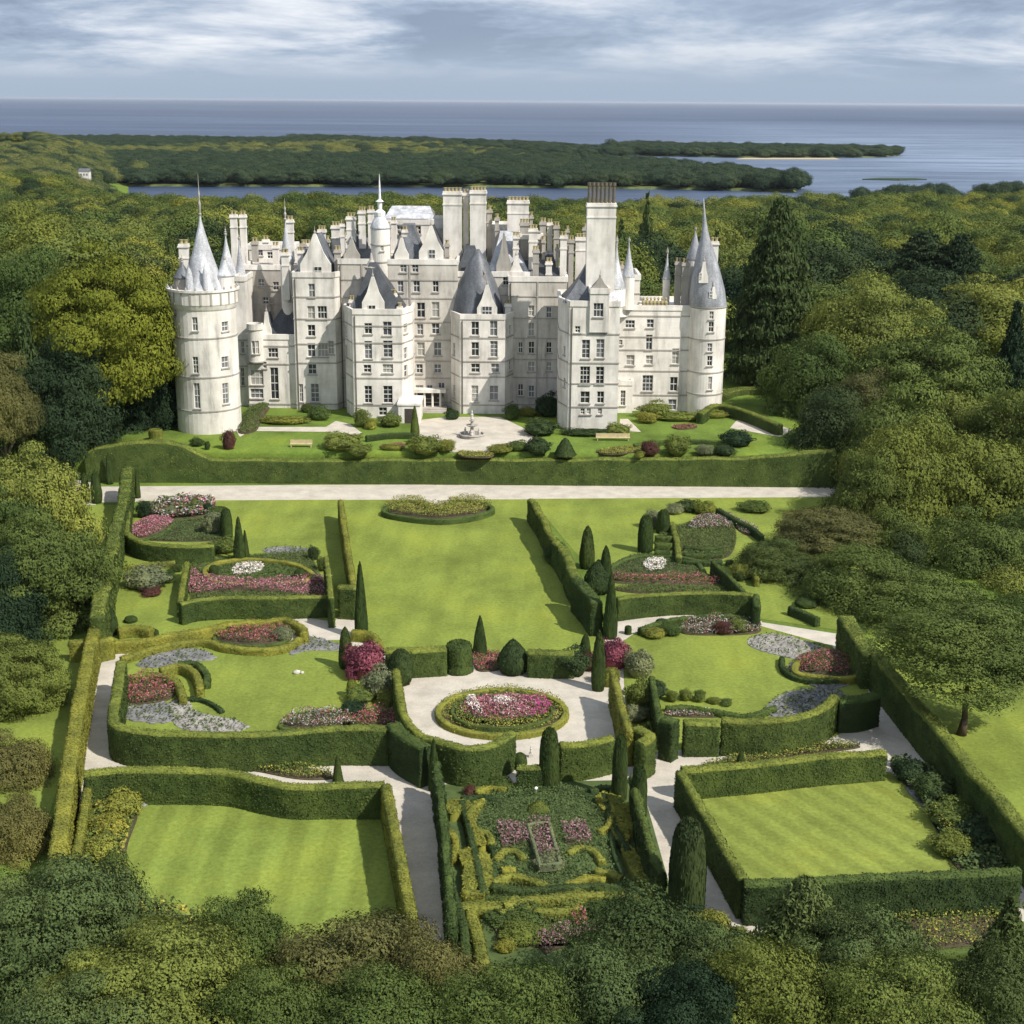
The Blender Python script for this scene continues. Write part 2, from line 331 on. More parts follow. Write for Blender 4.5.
def joinq(parts):
    Vs = []; Fs = []; o = 0
    for V, Fq in parts: Vs.append(V); Fs.append(Fq + o); o += len(V)
    return np.concatenate(Vs), np.concatenate(Fs)
def blob(c, rx, ry, rz, n=10, m=8, seed=0, amp=.15):
    """closed lumpy quad ellipsoid"""
    V = []; c = np.array(c, float)
    for j in range(m + 1):
        ph = math.pi * j / m
        for i in range(n):
            a = 2 * math.pi * i / n; d = Vector((math.sin(ph) * math.cos(a), math.sin(ph) * math.sin(a), math.cos(ph)))
            k = 1 + amp * noise.noise(d * 2.2 + Vector((seed * 3.1, seed, 0)))
            V.append(c + np.array([d.x * rx * k, d.y * ry * k, d.z * rz * k]))
    Fq = [(j * n + i, (j + 1) * n + i, (j + 1) * n + (i + 1) % n, j * n + (i + 1) % n) for j in range(m) for i in range(n)]
    return np.array(V), np.array(Fq)

# ---------------------------------------------------------------- tree crowns (unit: radius 1, z 0..1 scaled)
def crown_broad(seed, nclump, nleaf, lsize, flatk=.55, low=-.55, spread=1.0, core=.74):
    """crown of radius 1 (xy) and half height 1 about z=0: leaf clumps over an uneven dome"""
    rng = np.random.default_rng(seed); parts = [blob((0, 0, -.05), core, core, core * .95, 14, 10, seed, .45)]
    ga = math.pi * (3 - math.sqrt(5)); off = Vector((seed * 5.3, seed * 1.7, 0))
    for k in range(nclump):
        z = 1 - (k + .5) / nclump * (1 - low); rr = math.sqrt(max(0, 1 - z * z)); a = ga * k + rng.uniform(-.35, .35)
        d = Vector((rr * math.cos(a), rr * math.sin(a), z)); lump = 1 + .42 * noise.noise(d * 1.7 + off)
        cr = rng.uniform(.13, .27) * spread
        c = np.array(d) * (lump * rng.uniform(.70, 1.02) - cr * .35)
        m_ = int(nleaf * (cr / .24) ** 2 * rng.uniform(.8, 1.1)); dd = rng.normal(0, 1, (m_, 3)); dd /= np.linalg.norm(dd, axis=1)[:, None]
        keep = (dd @ np.array(d) > -.35) | (dd[:, 2] > .1); dd = dd[keep]
        rad = cr * rng.uniform(.72, 1.12, len(dd))[:, None] * (1 + .25 * np.sin(dd[:, :1] * 7 + k) * np.cos(dd[:, 1:2] * 6))
        P = c + dd * rad * np.array([1.25, 1.25, flatk * 1.1])
        nrm = dd * .95 + np.array([d.x * .3, d.y * .3, .28])
        parts.append(cards(P, nrm, lsize, rng, .3))
    return joinq(parts)
def crown_conifer(seed, tiers, per, nleaf, lsize, droop=.25, point=1.0):
    """conical crown: radius 1, z 0..1; drooping boughs in tiers"""
    rng = np.random.default_rng(seed)
    parts = []
    V, Fq = blob((0, 0, .42), .5, .5, .5, 10, 12, seed, .2); k_ = np.clip(1.05 - V[:, 2], .03, 1); V[:, 0] *= k_ * 1.1; V[:, 1] *= k_ * 1.1; parts.append((V, Fq))
    for t_ in range(tiers):
        z = (t_ + .3) / tiers; r_ = (1 - z) ** point * rng.uniform(.85, 1.1)
        m_ = max(4, int(per * (r_ + .25)))
        for j in range(m_):
            a = 2 * math.pi * (j + rng.uniform(-.3, .3)) / m_ + t_ * 1.3; L = r_ * rng.uniform(.75, 1.12)
            n_ = int(nleaf * max(.25, L)); s_ = rng.uniform(.12, 1, n_) ** .7
            w_ = .11 * (1.15 - s_ * .8) * (0.6 + L) + .015
            lat = rng.normal(0, 1, n_) * w_; ca, sa = math.cos(a), math.sin(a)
            zz_ = z + .05 + s_ * L * .02 - droop * L * s_ ** 2 * .35 + rng.normal(0, .008, n_) - np.abs(lat) * .12
            P = np.stack([ca * s_ * L - sa * lat, sa * s_ * L + ca * lat, zz_], 1)
            parts.append(cards(P, np.tile([ca * .35, sa * .35, .9], (n_, 1)), lsize, rng, .4, 2.0))
    return joinq(parts)
CROWNS = {}
def crown(key, V, Fq, m): CROWNS[key] = np_mesh('crown_' + key, V, Fq, m)
for i in range(3):
    V, Fq = crown_broad(11 + i, 80, 1100, .027, .6, core=.52, spread=1.22)
    CROWNS['big%d' % i] = (V, Fq)
V, Fq = crown_broad(31, 90, 1050, .026, .5, core=.5, spread=1.15); CROWNS['feather0'] = (V, Fq)
V, Fq = crown_broad(32, 100, 1000, .026, .42, core=.5, spread=1.15); CROWNS['feather1'] = (V, Fq)
for i in range(4):
    CROWNS['mid%d' % i] = crown_broad(51 + i, 34, 300, .05, .75, -.35, 1.5, .66)
CROWNS['cone0'] = crown_conifer(71, 30, 19, 160, .032, .25, .55)
CROWNS['cone1'] = crown_conifer(72, 24, 12, 110, .045, .45)
CROWNS['cedar'] = crown_conifer(75, 22, 10, 230, .030, -.15, .55)
CROWNS['midcone'] = crown_conifer(73, 12, 8, 34, .095)
CROWNS['bush0'] = crown_broad(81, 40, 110, .09, .75, -.2, 1.2, .8)
CROWNS['bush1'] = crown_broad(82, 26, 130, .08, .8, -.2, 1.5, .8)
CMESH = {}
def cmesh(key, m):
    k = (key, m.name)
    if k not in CMESH: CMESH[k] = np_mesh('crown', *CROWNS[key], m)
    return CMESH[k]
def trunk_mesh(seed):
    """unit trunk: height 1, base radius ~ .03, with limbs"""
    rnd = random.Random(seed); mb = MB()
    x = y = 0; pts = []
    for i in range(6):
        pts.append(Vector((x, y, i / 5 * .8))); x += rnd.uniform(-.012, .012); y += rnd.uniform(-.012, .012)
    for i in range(5): mb.tube(pts[i], pts[i + 1], .034 * (1 - i * .17) + (.014 if i == 0 else 0), .034 * (1 - (i + 1) * .17), 9)
    for k in range(9):
        i = rnd.randint(2, 4); p = pts[i]; a = rnd.uniform(0, 6.28); e = p + Vector((math.cos(a) * .2, math.sin(a) * .2, rnd.uniform(.06, .2)))
        mb.tube(p, e, .012, .005, 6)
        for q in range(2):
            a2 = a + rnd.uniform(-.8, .8); mb.tube(e, e + Vector((math.cos(a2) * .11, math.sin(a2) * .11, rnd.uniform(0, .08))), .005, .002, 5)
    return mb.mesh('trunk', BARK, True)
TRUNKS = [trunk_mesh(i) for i in range(3)]
# ---------------------------------------------------------------- terrain
HY = Yof(485.5, 0)            # foot of the terrace bank
def sstep(a, b_, x):
    t_ = min(1, max(0, (x - a) / (b_ - a))); return t_ * t_ * (3 - 2 * t_)
def ground_z(x, y):
    z = TZ * sstep(HY + 1.2, HY + 1.9, y)
    if y > 235:
        z = TZ - 8 * sstep(235, 600, y) - 9.5 * sstep(625, 685, y + 25 * noise.noise(Vector((x * .006, 0, 0))) - 45 * sstep(.0, .3, x / y))
        z += 2.2 * noise.noise(Vector((x * .012, y * .008, 1))) * sstep(250, 330, y) * (1 - sstep(600, 700, y))
        # hill on the far left carries the land on past the inlet
        lf = sstep(-.255, -.33, x / y)
        if lf > 0: z = z * (1 - lf) + lf * ((TZ - 9 * sstep(235, 640, y)) + 12 * sstep(500, 1000, y) * (1 - sstep(1350, 1700, y)) - 8 * sstep(1500, 1900, y))
    return z
mb = MB()
ys = [-60, -20, 20, 50, 70, 90, 110, 130, 150, HY - 8, HY, HY + 1.2, HY + 1.35, HY + 1.55, HY + 1.75, HY + 1.9, HY + 5, HY + 20, 225] + [235 + i * 12 for i in range(56)] + [930 + i * 50 for i in range(22)]
us = [-1.6, -1.1, -.8, -.65, -.55] + [-.48 + i * .02 for i in range(49)] + [.55, .65, .8, 1.1, 1.6]
nx = len(us)
for y in ys:
    for u in us:
        x = u * max(y, 120) * 1.0
        mb.v.append((x, y, ground_z(x, y)))
for j in range(len(ys) - 1):
    for i in range(nx - 1):
        mb.f.append((j * nx + i, j * nx + i + 1, (j + 1) * nx + i + 1, (j + 1) * nx + i)); mb.m.append(0)
mb.mats = [GROUND]
terr = mb.build('terrain', smooth=True); tag(terr, kind='structure')
# sea to the horizon
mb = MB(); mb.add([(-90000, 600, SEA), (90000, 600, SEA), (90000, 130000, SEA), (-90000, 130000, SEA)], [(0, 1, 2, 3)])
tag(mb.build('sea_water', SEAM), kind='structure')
def farland(name, pts, z=-10.6, m=LANDM):
    P = gp(pts, SEA); mbb = MB(); poly = [(p.x, p.y) for p in P]
    mbb.prism(poly, SEA - 1, z, s1=.992); o = mbb.build(name, m); tag(o, kind='structure'); return poly
FL1 = farland('far_shore', [(-200, 186), (150, 186.5), (500, 187.5), (700, 190), (797, 192.5), (801, 189), (740, 178), (640, 169), (560, 165), (500, 158), (440, 151), (280, 146), (-200, 139)])
FL2 = farland('far_headland', [(270, 146), (450, 151), (560, 157), (622, 158), (626, 155.5), (500, 147), (300, 140.5)])
FL3 = farland('wooded_island', [(603, 152), (650, 156), (760, 158), (880, 157.5), (901, 155.5), (880, 153.5), (760, 151), (640, 149)])
FL4 = farland('low_skerry', [(862, 179.8), (900, 180.6), (927, 180), (915, 179), (880, 178.6)], -11.2, LEAF_FAR)
FL5 = farland('sand_bar', [(735, 159.3), (840, 159.4), (835, 158), (745, 158)], -11.7, SAND)
FL6 = farland('right_point', [(850, 206), (1100, 212), (1100, 196), (955, 199), (900, 203)], -10.8)
def pip(P, poly):
    x = P[:, 0]; y = P[:, 1]; ins = np.zeros(len(P), bool); n = len(poly)
    for i in range(n):
        x0, y0 = poly[i][0], poly[i][1]; x1, y1 = poly[(i + 1) % n][0], poly[(i + 1) % n][1]
        c = ((y0 > y) != (y1 > y)); xx = (x1 - x0) * (y - y0) / (y1 - y0 + 1e-12) + x0; ins ^= c & (x < xx)
    return ins
def scatter(poly, n, rng):
    xs = [p[0] for p in poly]; yy = [p[1] for p in poly]; out = np.zeros((0, 2)); g = 0
    while len(out) < n and g < 60:
        g += 1; P = np.stack([rng.uniform(min(xs), max(xs), n * 2), rng.uniform(min(yy), max(yy), n * 2)], 1); out = np.concatenate([out, P[pip(P, poly)]])
    return out[:n]

# ---------------------------------------------------------------- trees
def tree(key, m, px, top, Y, wpx, label, cat='tree', group=None, name='tree', low=.0, hcrown=None, rz=None, asp=1.0):
    """a tree whose trunk stands at distance Y; the crown's width and top come from the photograph"""
    p = onY(px, top, Y); s = F / ((p - Vector((0, 0, H))).dot(fw)); r_ = wpx / s / 2
    gz = ground_z(p.x, Y); h = p.z - gz
    rnd = random.Random(int(px * 7 + top * 13 + Y)); rz = rnd.uniform(0, 6.28) if rz is None else rz
    root = empty(name, (p.x, Y, gz), label, cat, group, rz)
    tr = bpy.data.objects.new('trunk', TRUNKS[rnd.randint(0, 2)]); COL.objects.link(tr); tr.parent = root
    th_ = h * .85; tk = min(1.5, max(.7, r_ / 6)) * 12 ; tr.scale = (h * .3, h * .3, th_) if 'con' in key or key == 'cedar' else (min(h * .8, r_ * 1.9), min(h * .8, r_ * 1.9), th_)
    cr = bpy.data.objects.new('crown', cmesh(key, m)); COL.objects.link(cr); cr.parent = root
    if key in ('cone0', 'cone1', 'cedar', 'midcone'):
        z0 = h * (low or .06); cr.location = (0, 0, z0); cr.scale = (r_, r_ * asp, h - z0)
    else:
        ch = hcrown if hcrown else min(h * .52, r_ * 1.0); cr.scale = (r_ * .95, r_ * .95 * asp, ch); cr.location = (0, 0, h - ch * 1.04)
    return root
# left side
T = tree
T('feather1', LEAF_YELLOW, 102, 243, 190, 142, 'huge spreading tree with sunlit yellow-green top beside the round tower', name='broadleaf_tree', hcrown=13, rz=0.4)
T('big1', LEAF_GREEN, 18, 256, 203, 110, 'tall green tree at the left edge, just left of the yellow-topped tree', name='broadleaf_tree', hcrown=12)
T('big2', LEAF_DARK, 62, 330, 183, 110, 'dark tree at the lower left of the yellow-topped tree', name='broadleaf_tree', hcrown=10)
T('cone1', LEAF_CONIFER, 24, 322, 180, 86, 'drooping dark conifer at the left edge below the tall green tree', name='conifer_tree')
T('big1', LEAF_BROWN, -4, 352, 172, 70, 'brownish tree cut by the left edge beside the drooping conifer', name='broadleaf_tree', hcrown=7)
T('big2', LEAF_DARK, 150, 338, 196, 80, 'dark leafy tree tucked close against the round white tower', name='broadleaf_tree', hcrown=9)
T('big0', LEAF_LIGHT, 128, 268, 222, 130, 'light green tree directly behind the yellow-topped tree', name='broadleaf_tree', hcrown=9)
T('feather0', LEAF_LIGHT, 26, 446, 140, 130, 'feathery light green tree beside the upper left garden lawn', name='broadleaf_tree', hcrown=9)
T('feather1', LEAF_GREEN, 36, 508, 128, 130, 'feathery mid-green tree below the light green one at left', name='broadleaf_tree', hcrown=8)
T('feather0', LEAF_GREEN, 2, 486, 134, 110, 'green tree crown cut by the left edge above the grass verge', name='broadleaf_tree', hcrown=9)
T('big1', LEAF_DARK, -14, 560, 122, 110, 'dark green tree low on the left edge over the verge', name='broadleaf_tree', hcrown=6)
T('feather1', LEAF_GREEN, 10, 634, 108, 100, 'low green tree on the left edge beside the lower long hedge', name='broadleaf_tree', hcrown=4.5)
T('feather0', LEAF_BROWN, 2, 735, 95, 105, 'olive-brown tree on the left edge beside the corner lawn hedge', name='broadleaf_tree', hcrown=4)
T('big2', LEAF_BROWN, 10, 800, 85, 90, 'rusty brown tree at the left edge above the bottom spruces', name='broadleaf_tree', hcrown=3.5)
# bottom row
T('feather1', LEAF_SPRUCE, 50, 868, 66, 190, 'blue-green tree with wide boughs in the bottom left corner', name='broadleaf_tree', hcrown=5)
T('feather1', LEAF_SPRUCE, -10, 880, 68, 150, 'grey-green tree cut off by the bottom left corner', name='broadleaf_tree', hcrown=4.5)
T('feather1', LEAF_LIGHT, 150, 938, 60, 200, 'bright green feathery tree along the bottom edge, left of the small dark bush tree', name='broadleaf_tree', hcrown=4)
T('feather0', LEAF_SPRUCE, 130, 912, 66, 120, 'small blue-green tree behind the bright feathery tree', name='conifer_tree')
T('big0', LEAF_GREEN, 238, 896, 68, 112, 'dark green bushy tree overlapping the lower edge of the striped lawn', name='broadleaf_tree', hcrown=4)
T('feather0', LEAF_BROWN, 352, 922, 64, 190, 'wide olive-brown tree below the corner lawn', name='broadleaf_tree', hcrown=4.5)
T('feather1', LEAF_GREEN, 262, 968, 59, 150, 'green tree on the bottom edge in front of the olive-brown tree', name='broadleaf_tree', hcrown=4)
T('big1', LEAF_BROWN, 430, 938, 63, 130, 'second olive-brown tree at the bottom, beside the end of the knot garden', name='broadleaf_tree', hcrown=4)
T('feather0', LEAF_GREEN, 505, 968, 58, 170, 'mid-green tree at the bottom under the knot garden', name='broadleaf_tree', hcrown=4)
T('big0', LEAF_CONIFER, 650, 898, 67, 165, 'large dense dark green tree at the bottom right of the knot garden', name='broadleaf_tree', hcrown=5)
T('big2', LEAF_SPRUCE, 612, 950, 61, 150, 'dense grey-green tree in front of the large dark one at the bottom', name='broadleaf_tree', hcrown=4.5)
T('feather1', LEAF_SPRUCE, 722, 925, 65, 120, 'pale blue-green tree next to the foot of the curved gravel path', name='broadleaf_tree', hcrown=4)
T('cone0', LEAF_SPRUCE, 806, 884, 67, 150, 'pointed blue-green spruce just below the right corner lawn hedge', name='conifer_tree')
T('feather0', LEAF_GREEN, 770, 950, 60, 180, 'mid-green tree on the bottom edge under the pointed spruce', name='broadleaf_tree', hcrown=4.5)
T('feather1', LEAF_SPRUCE, 870, 915, 63, 150, 'feathery blue-green tree to the right of the pointed spruce', name='broadleaf_tree', hcrown=4)
T('feather0', LEAF_LIGHT, 905, 958, 58, 170, 'light green tree on the bottom edge toward the right corner', name='broadleaf_tree', hcrown=4)
T('cone1', LEAF_CONIFER, 1012, 900, 68, 120, 'dark conifer in the bottom right corner', name='conifer_tree')
T('big1', LEAF_CONIFER, 1000, 965, 60, 130, 'dark bushy tree in the bottom right corner in front of the conifer', name='broadleaf_tree', hcrown=4)
T('feather1', LEAF_DARK, 690, 975, 58, 150, 'shady green tree at the bottom edge between the grey-green tree and the spruce', name='broadleaf_tree', hcrown=4)
T('feather0', LEAF_SPRUCE, 80, 985, 57, 190, 'grey-green tree on the bottom edge under the corner trees', name='broadleaf_tree', hcrown=3.6)
T('big2', LEAF_GREEN, 385, 980, 58, 170, 'green tree on the bottom edge in front of the second olive-brown tree', name='broadleaf_tree', hcrown=3.8)
# right side
T('cone0', LEAF_CONIFER, 781, 206, 229, 104, 'tall dark conifer with a brownish top right of the castle', name='conifer_tree')
T('big1', LEAF_LIGHT, 868, 282, 217, 122, 'rounded light green tree right of the tall dark conifer', name='broadleaf_tree', hcrown=10)
T('feather0', LEAF_LIGHT, 992, 276, 235, 150, 'broad light green tree near the right edge high in the wood', name='broadleaf_tree', hcrown=9)
T('cone1', LEAF_DARK, 1018, 306, 205, 72, 'black-green conifer on the right edge', name='conifer_tree')
T('big2', LEAF_GREEN, 818, 330, 207, 100, 'green tree at the castle end, below the rounded light green tree', name='broadleaf_tree', hcrown=10)
T('big0', LEAF_BROWN, 866, 368, 196, 74, 'small round brown-topped tree among the green trees on the right', name='broadleaf_tree', hcrown=6)
T('feather1', LEAF_GREEN, 938, 322, 200, 150, 'large feathery green tree in the middle of the right-hand wood', name='broadleaf_tree', hcrown=12)
T('big1', LEAF_DARK, 838, 392, 187, 110, 'dark tree at the end of the terrace bank on the right', name='broadleaf_tree', hcrown=10)
T('feather0', LEAF_GREEN, 902, 392, 178, 130, 'green tree overhanging the end of the gravel road', name='broadleaf_tree', hcrown=11)
T('big2', LEAF_GREEN, 982, 432, 166, 150, 'large dark green tree at the right above the garden trees', name='broadleaf_tree', hcrown=11)
T('feather1', LEAF_GREEN, 1030, 378, 180, 130, 'green tree cut by the right edge under the black-green conifer', name='broadleaf_tree', hcrown=11)
T('big0', LEAF_GREEN, 905, 415, 164, 130, 'tall full tree casting shade over the end of the road', name='broadleaf_tree', hcrown=11)
T('feather0', LEAF_GREEN, 1018, 508, 148, 130, 'feathery green tree at the right edge above the trunked tree', name='broadleaf_tree', hcrown=8)
T('big1', LEAF_CONIFER, 895, 440, 172, 90, 'deep green tree behind the brownish low tree', name='broadleaf_tree', hcrown=7)
T('feather1', LEAF_BROWN, 826, 506, 150, 98, 'low brownish-pink domed tree right of the upper right bed', name='broadleaf_tree', hcrown=3.4)
T('feather0', LEAF_CONIFER, 778, 538, 143, 78, 'low dark spreading tree overhanging the upper right garden', name='broadleaf_tree', hcrown=3.0)
T('feather0', LEAF_GREEN, 866, 545, 136, 130, 'spreading green tree above the right-hand gravel walk', name='broadleaf_tree', hcrown=4.6)
T('feather1', LEAF_LIGHT, 922, 572, 130, 140, 'spreading lighter green tree between the walk and the trunked tree', name='broadleaf_tree', hcrown=5)
T('feather0', LEAF_GREEN, 975, 604, Yof(735, 0, 975), 172, 'spreading tree with a visible ivy-clad trunk on the bright lawn at the right', name='broadleaf_tree', hcrown=3.7)

T('feather1', LEAF_GREEN, 955, 505, 157, 130, 'green tree behind the spreading garden trees, above the shaded lawn end', name='broadleaf_tree', hcrown=8)
T('big0', LEAF_LIGHT, 1015, 560, 140, 120, 'lighter green tree on the right edge behind the trunked tree', name='broadleaf_tree', hcrown=7)
T('big1', LEAF_GREEN, 900, 518, 152, 90, 'rounded green tree just right of the low brownish tree', name='broadleaf_tree', hcrown=6)
T('feather0', LEAF_LIGHT, 915, 300, 225, 120, 'light feathery tree between the rounded light tree and the broad one', name='broadleaf_tree', hcrown=9)
T('big2', LEAF_LIGHT, 965, 390, 190, 110, 'light green tree top showing above the large feathery tree', name='broadleaf_tree', hcrown=9)
T('cedar', LEAF_DARK, 925, 234, 300, 110, 'dark flat-boughed cedar in the wood at the upper right', name='conifer_tree')
T('cedar', LEAF_DARK, 962, 238, 295, 90, 'second dark cedar right of the first in the upper right wood', name='conifer_tree')
T('big2', LEAF_GREEN, 985, 520, 146, 120, 'full green tree filling the gap above the trunked tree', name='broadleaf_tree', hcrown=7)
T('feather0', LEAF_GREEN, 1040, 590, 126, 110, 'green tree cut by the right edge beside the trunked tree', name='broadleaf_tree', hcrown=6)
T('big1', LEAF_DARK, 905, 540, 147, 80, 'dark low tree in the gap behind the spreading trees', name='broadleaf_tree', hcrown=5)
T('feather0', LEAF_DARK, 98, 340, 197, 112, 'added dark green tree standing in for the shaded lower half of the yellow-topped tree', name='broadleaf_tree', hcrown=8)  # added tree: crown shade put into dark leaves under the sunlit top
T('big1', LEAF_GREEN, 872, 452, 160, 90, 'mid-green tree at the right end of the gravel road', name='broadleaf_tree', hcrown=8)
# woodland beyond the castle: separate trees, nearest 230, then the rest as one mass
rng = np.random.default_rng(5)
pts = []
y = 236.0
while y < 742:
    sp = 11.5 + (y - 236) * .010
    x = -.40 * y
    while x < .42 * y:
        xx = x + rng.uniform(-.4, .4) * sp; yy = y + rng.uniform(-.4, .4) * sp; pts.append((xx, yy)); x += sp
    y += sp * .9
def keep(x, y):
    gz = ground_z(x, y)
    if gz < -8.5: return False
    # grassy clearing behind the right part of the castle
    q = x / y
    if .09 < q < .12 and y < 262: return False
    if .135 < q < .19 and y < 262: return False
    return True
pts = [p for p in pts if keep(*p)]
pts.sort(key=lambda p: p[1])
def shown(x, y):     # screen position of the crown top
    d = Vector((x, y, ground_z(x, y) + 12 - H)); k = d.dot(fw); return 512 + F * d.dot(rt) / k, 512 - F * d.dot(up) / k
near = []; far = []
for p in pts:
    sx_, sy_ = shown(*p)
    hidden = (245 < sx_ < 610 and sy_ > 222)
    if sx_ < -30 or sx_ > 1055 or hidden: continue
    (near if len(near) < 225 else far).append(p)
kinds = [('mid0', LEAF_GREEN, .34, 'rounded mid-green tree in the wood beyond the castle', 'broadleaf_tree'), ('mid1', LEAF_LIGHT, .27, 'light green tree in the wood beyond the castle', 'broadleaf_tree'),
         ('mid2', LEAF_GREEN, .19, 'rounded mid-green tree in the wood beyond the castle', 'broadleaf_tree'), ('mid3', LEAF_DARK, .12, 'dark leafy tree in the wood beyond the castle', 'broadleaf_tree'), ('midcone', LEAF_CONIFER, .08, 'dark pointed conifer in the wood beyond the castle', 'conifer_tree')]
cum = np.cumsum([k[2] for k in kinds])
SRC = {}
for (x, y) in near:
    q = noise.noise(Vector((x * .02, y * .02, 3))) * .35 + rng.uniform(0, 1) * .8 + .1
    if x / y > .1 and y < 330 and rng.uniform() < .65: q = .9
    k = kinds[min(4, int(np.searchsorted(cum, min(.999, max(0, q)))))]
    gz = ground_z(x, y); root = empty(k[4], (x, y, gz), k[3], 'tree', 'trees of the wood beyond the castle', rng.uniform(0, 6.28))
    h = rng.uniform(9, 14.5) + (5 if rng.uniform() < .12 else 0); r_ = rng.uniform(5.6, 8.8) + (h > 16) * 1.5
    tr = bpy.data.objects.new('trunk', TRUNKS[int(rng.integers(0, 3))]); COL.objects.link(tr); tr.parent = root; tr.scale = (9, 9, h * .7)
    cr = bpy.data.objects.new('crown', cmesh(k[0], k[1])); COL.objects.link(cr); cr.parent = root
    if k[0] == 'midcone': cr.scale = (4.4, 4.4, h * 1.25); cr.location.z = .5
    else: cr.scale = (r_, r_, h * .5); cr.location.z = h * .52
    SRC.setdefault(k[0] + k[1].name, cr)
def gn_wood(name, P, sources, smin, smax, zs, label, zoff):
    me = bpy.data.meshes.new(name); me.from_pydata([tuple(p) for p in P], [], []); o = bpy.data.objects.new(name, me); COL.objects.link(o)
    g = bpy.data.node_groups.new(name, 'GeometryNodeTree'); g.interface.new_socket('Geometry', in_out='INPUT', socket_type='NodeSocketGeometry'); g.interface.new_socket('Geometry', in_out='OUTPUT', socket_type='NodeSocketGeometry')
    gi = g.nodes.new('NodeGroupInput'); go = g.nodes.new('NodeGroupOutput'); jn = g.nodes.new('GeometryNodeJoinGeometry'); ii = g.nodes.new('GeometryNodeInputIndex')
    n = len(sources)
    for k, s_ in enumerate(sources):
        oi = g.nodes.new('GeometryNodeObjectInfo'); oi.transform_space = 'ORIGINAL'; oi.inputs['Object'].default_value = s_; oi.inputs['As Instance'].default_value = True
        ip = g.nodes.new('GeometryNodeInstanceOnPoints'); g.links.new(gi.outputs[0], ip.inputs['Points']); g.links.new(oi.outputs['Geometry'], ip.inputs['Instance'])
        a = g.nodes.new('ShaderNodeMath'); a.operation = 'MODULO'; g.links.new(ii.outputs[0], a.inputs[0]); a.inputs[1].default_value = n
        c = g.nodes.new('ShaderNodeMath'); c.operation = 'COMPARE'; g.links.new(a.outputs[0], c.inputs[0]); c.inputs[1].default_value = k; c.inputs[2].default_value = .1
        g.links.new(c.outputs[0], ip.inputs['Selection'])
        rv = g.nodes.new('FunctionNodeRandomValue'); rv.data_type = 'FLOAT_VECTOR'; rv.inputs[0].default_value = (smin, smin, zs * .8); rv.inputs[1].default_value = (smax, smax, zs * 1.2); rv.inputs['Seed'].default_value = 3 + k
        rr = g.nodes.new('FunctionNodeRandomValue'); rr.data_type = 'FLOAT_VECTOR'; rr.inputs[0].default_value = (0, 0, 0); rr.inputs[1].default_value = (0, 0, 6.28); rr.inputs['Seed'].default_value = 9 + k
        g.links.new(rv.outputs[0], ip.inputs['Scale']); g.links.new(rr.outputs[0], ip.inputs['Rotation']); g.links.new(ip.outputs[0], jn.inputs[0])
    g.links.new(jn.outputs[0], go.inputs[0]); md = o.modifiers.new('wood', 'NODES'); md.node_group = g
    tag(o, label, 'woodland', kind='stuff'); return o
srcs = [SRC[k] for k in ('mid0leaf_green', 'mid1leaf_light', 'mid2leaf_green', 'mid3leaf_dark') if k in SRC]
srcs = [srcs[i] for i in (0, 1, 0, 2, 1, 3) if i < len(srcs)]
gn_wood('woodland', [(x, y, ground_z(x, y) + 6.5) for x, y in far], srcs, 6, 9.5, 6.5, 'green wood stretching from behind the castle to the inlet', 0)
# left hill and far shore woods
def src_tree(key, m, px, py, z, label, s):
    p = U(px, py, z); root = empty('broadleaf_tree', (p.x, p.y, z), label, 'tree', None, 0)
    tr = bpy.data.objects.new('trunk', TRUNKS[0]); COL.objects.link(tr); tr.parent = root; tr.scale = (9, 9, s)
    cr = bpy.data.objects.new('crown', cmesh(key, m)); COL.objects.link(cr); cr.parent = root; cr.scale = (s * .6, s * .6, s * .6); cr.location.z = s * .55
    return cr
fa = src_tree('mid0', LEAF_FAR, 792, 190.5, -10.6, 'dark tree at the tip of the wooded point across the inlet', 14)
fb = src_tree('mid3', LEAF_FAR, 612, 152.5, -10.6, 'dark tree at the near tip of the wooded island', 14)
fc = src_tree('mid1', LEAF_FIELD, 140, 181, -10.6, 'pale green tree where the far shore meets the left hill', 13)
rng = np.random.default_rng(8)
def woodpts(poly, spacing, z, cond=None):
    P = []; xs = [p[0] for p in poly]; yy = [p[1] for p in poly]; A = (max(xs) - min(xs)) * (max(yy) - min(yy)); n = int(A / spacing ** 2)
    Q = np.stack([rng.uniform(min(xs), max(xs), n), rng.uniform(min(yy), max(yy), n)], 1); Q = Q[pip(Q, poly)]
    Q = Q[np.abs(Q[:, 0] / Q[:, 1]) < .42]
    return [(a, c, z(a, c) if callable(z) else z) for a, c in Q if cond is None or cond(a, c)]
Yf_ = Yof(176, SEA)
P1 = woodpts(FL1, 12, -6, lambda x, y: y < 1420 or noise.noise(Vector((x * .003, y * .0018, 0))) > .12)
gn_wood('far_shore_woodland', P1, [fa, fb], 7, 11, 6.2, 'dark green wood along the far shore of the inlet', 0)
P1 = woodpts(FL1, 20, -6.5, lambda x, y: y >= 1420 and noise.noise(Vector((x * .003, y * .0018, 0))) <= .16)
gn_wood('far_field_woodland', P1, [fc, fc, fa], 8, 12, 6.0, 'lighter green scrub and copses on the far shore', 0)
gn_wood('headland_woodland', woodpts(FL2, 18, -7) + woodpts(FL3, 13, -7) , [fa, fb], 9, 13, 6, 'dark wood on the far headland and the island', 0)
gn_wood('right_point_woodland', woodpts(FL6, 9, -8, lambda x, y: noise.noise(Vector((x * .02, y * .006, 5))) > .0), [fa, fb], 5, 8, 7, 'dark trees on the low point at the right', 0)
hill = [(-.42 * y_, y_) for y_ in (740, 1700)] + [(-.22 * 1700, 1700), (-.25 * 740, 740)]
